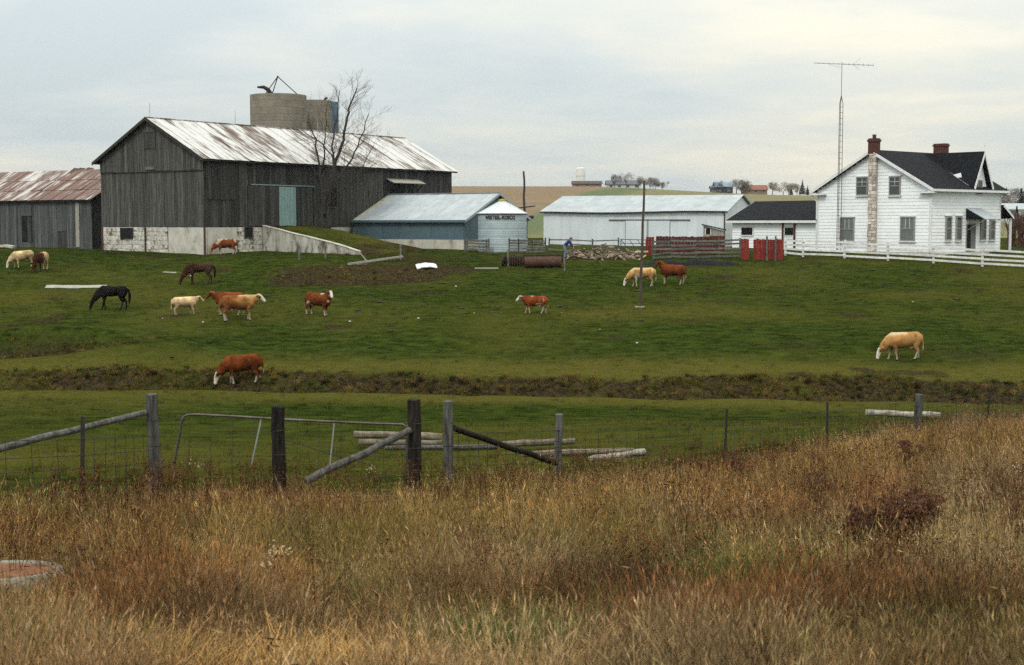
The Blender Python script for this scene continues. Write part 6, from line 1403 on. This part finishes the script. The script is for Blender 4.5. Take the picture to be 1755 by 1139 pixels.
def short_grass():
    n = 52000; y = np.sqrt(rng.random(n) * (118 ** 2 - 20 ** 2) + 20 ** 2); x = (rng.random(n) * 2 - 1) * (.42 * y + 3)
    soil = np.clip(dirt_mask(x, y) + bank_mask(x, y) + gully_mask(x, y) * .8 + mud_mask(x, y), 0, 1)
    keep = (rng.random(n) > soil * .85) & (rng.random(n) > tall_mask(x, y)) & (rng.random(n) < .55 + .9 * (fbm(x, y, 2.5, 411, 3) + .3))
    # nothing grows inside the buildings
    c, s_ = math.cos(BA), math.sin(BA); u = (x - A0.x) * c + (y - A0.y) * s_; v = (x - A0.x) * s_ - (y - A0.y) * c; keep &= ~((v < .2) & (u > -.4) & (y > 108) & (x < 0))
    keep &= ~((y > 113) & (x > -5)); onr = (u > RU0 + .3) & (v < 12.4) & (v > .1) & (u < 21.3)
    x, y, u, v, onr = x[keep], y[keep], u[keep], v[keep], onr[keep]; n = len(x); z = CZ + grel(x, y) + np.where(onr, ramp_h(u, v), 0); t = y - ditch_c(x)
    dry = np.clip(.7 * np.exp(-((t + 4.0) / 3.0) ** 2) + .8 * np.exp(-((t - 4.2) / 2.2) ** 2) + .22 + 1.5 * fbm(x, y, 9, 91, 4) + .5 * fbm(x, y, 2, 93, 3), 0, 1)
    g = np.array((.042, .060, .010)); dk = np.array((.010, .018, .003)); yl = np.array((.115, .092, .024)); w = rng.random(n)
    tint = (g * w[:, None] + dk * (1 - w)[:, None]) * (1 - dry[:, None] * .85) + yl * dry[:, None] * .85; tint *= (.35 + 1.2 * rng.random(n) ** 1.3)[:, None]
    idx = rng.choice([0, 1, 2, 3], n, p=[.34, .28, .3, .08]); s = .8 + .6 * rng.random(n)
    scatter('short_grass', 'short grazed green grass of the pasture', 'grass', SHORT, np.stack([x, y, z], -1), rng.random(n) * 6.283, np.stack([s, s, .7 + .7 * rng.random(n)], -1), idx, tint)
short_grass()
TUS = [clump(51, 90, .16, .18, .36, .016, 1.5, seg=4, hue=.35, fan=.8), clump(52, 80, .2, .15, .3, .016, 1.7, seg=4, hue=.35, fan=.9), clump(53, 70, .12, .2, .42, .014, 1.3, seg=4, hue=.35, fan=.7)]
def tussocks():
    n = 46000; x = (rng.random(n) * 2 - 1) * 36; y = 52 + rng.random(n) * 32
    w = np.maximum(bank_mask(x, y), .8 * gully_mask(x, y)); t = y - ditch_c(x); keep = rng.random(n) < w * (.35 + 1.6 * (fbm(x, y, 1.5, 501, 2) + .3))
    h = np.array([hit(u, v)[:2] for u, v in ((640, 474), (540, 480), (720, 466), (500, 470), (590, 462), (610, 436), (660, 430))]); mx = np.repeat(h[:, 0], 26) + rng.normal(0, 1.4, 26 * len(h)); my = np.repeat(h[:, 1], 26) + rng.normal(0, .7, 26 * len(h))
    x = np.concatenate([x[keep], mx]); y = np.concatenate([y[keep], my]); n = len(x); z = CZ + grel(x, y) - .03
    pal = np.array([(.15, .11, .026), (.09, .085, .017), (.11, .072, .024), (.026, .018, .007), (.045, .07, .010)]); tint = pal[rng.choice(5, n, p=[.3, .25, .15, .2, .1])] * (.7 + .6 * rng.random(n))[:, None]; s = .45 + .55 * rng.random(n) + .35 * (rng.random(n) < .08)
    scatter('creek_tussocks', 'shaggy brown and olive tussocks lining the creek ditch', 'grass', TUS, np.stack([x, y, z], -1), rng.random(n) * 6.283, np.stack([s, s, s * (.7 + .6 * rng.random(n))], -1), rng.integers(0, 3, n), tint)
tussocks()
# dead forbs: thin brown stalks with small dark or pale heads, sprinkled through the tall grass
def forb(seed, n, H, dark):
    rnd = random.Random(seed); V = []; Fc = []; C = []
    for i in range(n):
        p = Vector((rnd.gauss(0, .05), rnd.gauss(0, .05), 0)); t = p + Vector((rnd.gauss(0, .09), rnd.gauss(0, .09), H * rnd.uniform(.75, 1.1))); w = Vector((.0022, 0, 0)); b = len(V); V += [p - w, p + w, t + w * .6, t - w * .6]; C += [(.45, .36, .3)] * 4; Fc.append((b, b + 1, b + 2, b + 3))
        for j in range(9 if dark else 12):
            c = t + Vector((rnd.gauss(0, .03), rnd.gauss(0, .03), rnd.gauss(0, .02) - (0 if dark else .05 * rnd.random()))); u = Vector((rnd.gauss(0, 1), rnd.gauss(0, 1), rnd.gauss(0, 1))).normalized() * (.010 if dark else .008); v = u.orthogonal().normalized() * .007; b = len(V); V += [c - u, c + v, c + u, c - v]; C += [(1, 1, 1)] * 4; Fc.append((b, b + 1, b + 2, b + 3))
            b = len(V); V += [t - Vector((0, 0, .08)), t - Vector((.001, 0, .08)), c]; C += [(.45, .36, .3)] * 3; Fc.append((b, b + 1, b + 2))
    me = bpy.data.meshes.new('clump'); me.from_pydata([tuple(v) for v in V], [], Fc); ca = me.color_attributes.new('shade', 'FLOAT_COLOR', 'POINT'); ca.data.foreach_set('color', np.array([(*c, 1) for c in C], np.float32).reshape(-1)); me.materials.append(M['grass']); return bpy.data.objects.new('clump', me)
def forbs():
    n = 8000; y = np.sqrt(rng.random(n) * (40 ** 2 - 8 ** 2) + 8 ** 2); x = (rng.random(n) * 2 - 1) * (.42 * y + 1.5); keep = (rng.random(n) < tall_mask(x, y)) & (rng.random(n) < np.clip(.4 + 3.5 * fbm(x, y, 2.4, 601, 3), .04, 1)); x, y = x[keep], y[keep]; n = len(x); idx = rng.choice([0, 1, 2, 3], n, p=[.49, .49, .01, .01])
    tint = np.where((idx < 2)[:, None], np.array((.085, .036, .018)), np.array((.36, .27, .17))) * (.7 + .6 * rng.random(n))[:, None]; s = .8 + .5 * rng.random(n)
    scatter('dead_forbs', 'thin dead wildflower stalks sprinkled through the tall grass', 'weeds', [forb(1, 4, .62, True), forb(2, 3, .7, True), forb(3, 4, .6, False), forb(4, 3, .55, False)], np.stack([x, y, CZ + grel(x, y)], -1), rng.random(n) * 6.28, np.stack([s, s, s * np.where(y < 12, .8, 1)], -1), idx, tint)
forbs()
# pale stones and dark dung pats on the pasture
def litter():
    def lump(seed, r, flat):
        bm = bmesh.new(); bmesh.ops.create_icosphere(bm, subdivisions=2, radius=r)
        for v in bm.verts: v.co *= 1 + .35 * mnoise.noise(v.co * 9 + Vector((seed, 0, 0))); v.co.z *= flat
        me = bpy.data.meshes.new('lump'); bm.to_mesh(me); bm.free(); return me
    M['palestone'] = pm('pale_stone', (.50, .49, .44), (.36, .35, .31), 8, rough=.9, vary=.2); M['dung'] = pm('dung', (.035, .026, .014), rough=.95)
    st = [lump(i, .06, .6) for i in range(3)]; du = [lump(9 + i, .16, .3) for i in range(3)]
    for me in st: me.materials.append(M['palestone'])
    for me in du: me.materials.append(M['dung'])
    rnd = random.Random(5)
    for k in range(36):
        pale = k < 12; px, py = rnd.uniform(5, 1750), rnd.choice([rnd.uniform(470, 630), rnd.uniform(455, 560)]); b = hit(px, py)
        o = bpy.data.objects.new('stone' if pale else 'dung_pat', rnd.choice(st if pale else du)); col.objects.link(o); s = rnd.uniform(.5, 1.4); o.scale = (s * rnd.uniform(.8, 1.5), s, s); o.location = b + Vector((0, 0, .035)); o.rotation_euler = (0, 0, rnd.random() * 6)
        tag(o, 'small pale stone lying loose on the pasture' if pale else 'dark dung pat lying on the pasture', 'stone' if pale else 'dung', 'pale stones strewn on the pasture' if pale else 'dung pats strewn on the pasture')
litter()
# ------------------------------------------------------------------ standing weeds in the tall grass
M['weed'] = pm('dead_weed', (.075, .030, .013), (.035, .014, .007), 20, rough=.95, vary=.2); M['weedstem'] = pm('weed_stem', (.10, .055, .028), rough=.95)
def weed(px, py, ytop, label, stems=5, spread=.25, heads=14, hr=.03, umbel=True, seed=0, d=None):
    b = hit(px, py) if d is None else at_d(px, d); H = (py - ytop) / pxm(b.y) ; t = thing('weed', label, 'weed', b); rnd = random.Random(seed + px); st = MB(); hd = MB()
    for k in range(stems):
        a = rnd.random() * 6.28; l = spread * math.sqrt(rnd.random()); tip = Vector((l * math.cos(a) * 1.0, l * math.sin(a), H * rnd.uniform(.62, 1.05))); p0 = Vector((tip.x * .35, tip.y * .35, -.05)); mid = p0.lerp(tip, .6) + Vector((rnd.gauss(0, .02), 0, 0))
        st.tube([p0, mid, tip], [.006, .005, .003], 5)
        for j in range(heads):
            if umbel: c = tip + Vector((rnd.gauss(0, .055), rnd.gauss(0, .055), rnd.gauss(0, .022)))
            else: f = rnd.uniform(.45, 1.02); c = mid.lerp(tip, f) + Vector((rnd.gauss(0, .022), rnd.gauss(0, .022), 0))
            if umbel: st.tube([tip - Vector((0, 0, .12)), c], [.0025, .002], 3)
            for _ in range(5):
                u = Vector((rnd.gauss(0, 1), rnd.gauss(0, 1), rnd.gauss(0, .7))).normalized(); v = u.orthogonal() * hr * .45; e = c + u * hr * rnd.uniform(.4, 1); hd.add([c - v * .4, e - v, e + u * hr * .4, e + v], [(0, 1, 2, 3)])
    st.build('stems', M['weedstem'], t); tag(hd.build('seed_heads', M['weed'], t), kind='stuff')
weed(1545, 960, 850, 'wide clump of dark russet seed heads in the right foreground', 30, .36, 20, .025, seed=1)
weed(1487, 962, 880, 'low dark russet clump joining the left side of the wide clump', 14, .2, 18, .028, seed=31)
weed(1565, 815, 755, 'dark umbrella-headed weed at the upper right of the bank', 7, .22, 14, .03, seed=2); weed(1603, 790, 738, 'slim dark weed stem right of the umbrella-headed weed', 2, .08, 10, .03, seed=3)
weed(1400, 880, 808, 'brown branching weed left of the russet clump', 9, .22, 9, .02, seed=4); weed(1250, 830, 772, 'dark flat-topped weeds below the leftmost far steel post', 8, .3, 12, .022, seed=5)
weed(1718, 990, 918, 'single dark plume weed near the right edge', 1, .02, 60, .022, False, seed=6); weed(1385, 945, 905, 'small reddish weed between russet clump and straw', 5, .1, 10, .018, seed=7)
weed(147, 1030, 938, 'dark flat-headed weed beside the concrete ring', 2, .06, 16, .022, seed=8); weed(196, 985, 938, 'dark weed right of the one beside the concrete ring', 3, .1, 12, .02, seed=9)
weed(247, 930, 888, 'small dark weed head in the left foreground grass', 2, .05, 12, .02, seed=10); weed(965, 985, 938, 'small dark weed cluster in the centre foreground', 3, .06, 10, .018, seed=11)
weed(955, 1010, 987, 'tiny dark weed below the centre cluster', 3, .08, 9, .016, seed=12); weed(826, 830, 786, 'thin dark weed stalk between the slim post and the brace', 1, .03, 26, .018, False, seed=13, d=20.5)
weed(765, 880, 835, 'brown leaning weed in front of the grey brace post', 4, .12, 12, .02, seed=14); weed(1190, 840, 790, 'brown flat-topped weeds left of the first far steel post', 6, .25, 10, .02, seed=15)
weed(440, 870, 815, 'brown seed-headed weeds below the front dark post', 5, .2, 10, .02, seed=16); weed(920, 850, 805, 'russet seed heads below the slim grey post', 7, .25, 10, .02, seed=17)

# ------------------------------------------------------------------ air
def haze():
    o = MB().box(-3400, 3400, -62, 5050, -16, 62).build('haze', None, None); m = bpy.data.materials.new('haze'); m.use_nodes = True; nt = m.node_tree; nt.nodes.clear(); out = nt.nodes.new('ShaderNodeOutputMaterial'); v = nt.nodes.new('ShaderNodeVolumePrincipled')
    v.inputs['Color'].default_value = (.86, .92, 1.0, 1); v.inputs['Density'].default_value = .00006; nt.links.new(v.outputs[0], out.inputs['Volume']); o.data.materials.append(m)
    tag(o, 'thin grey autumn haze hanging over the fields and ridge', 'haze', kind='stuff')
haze()
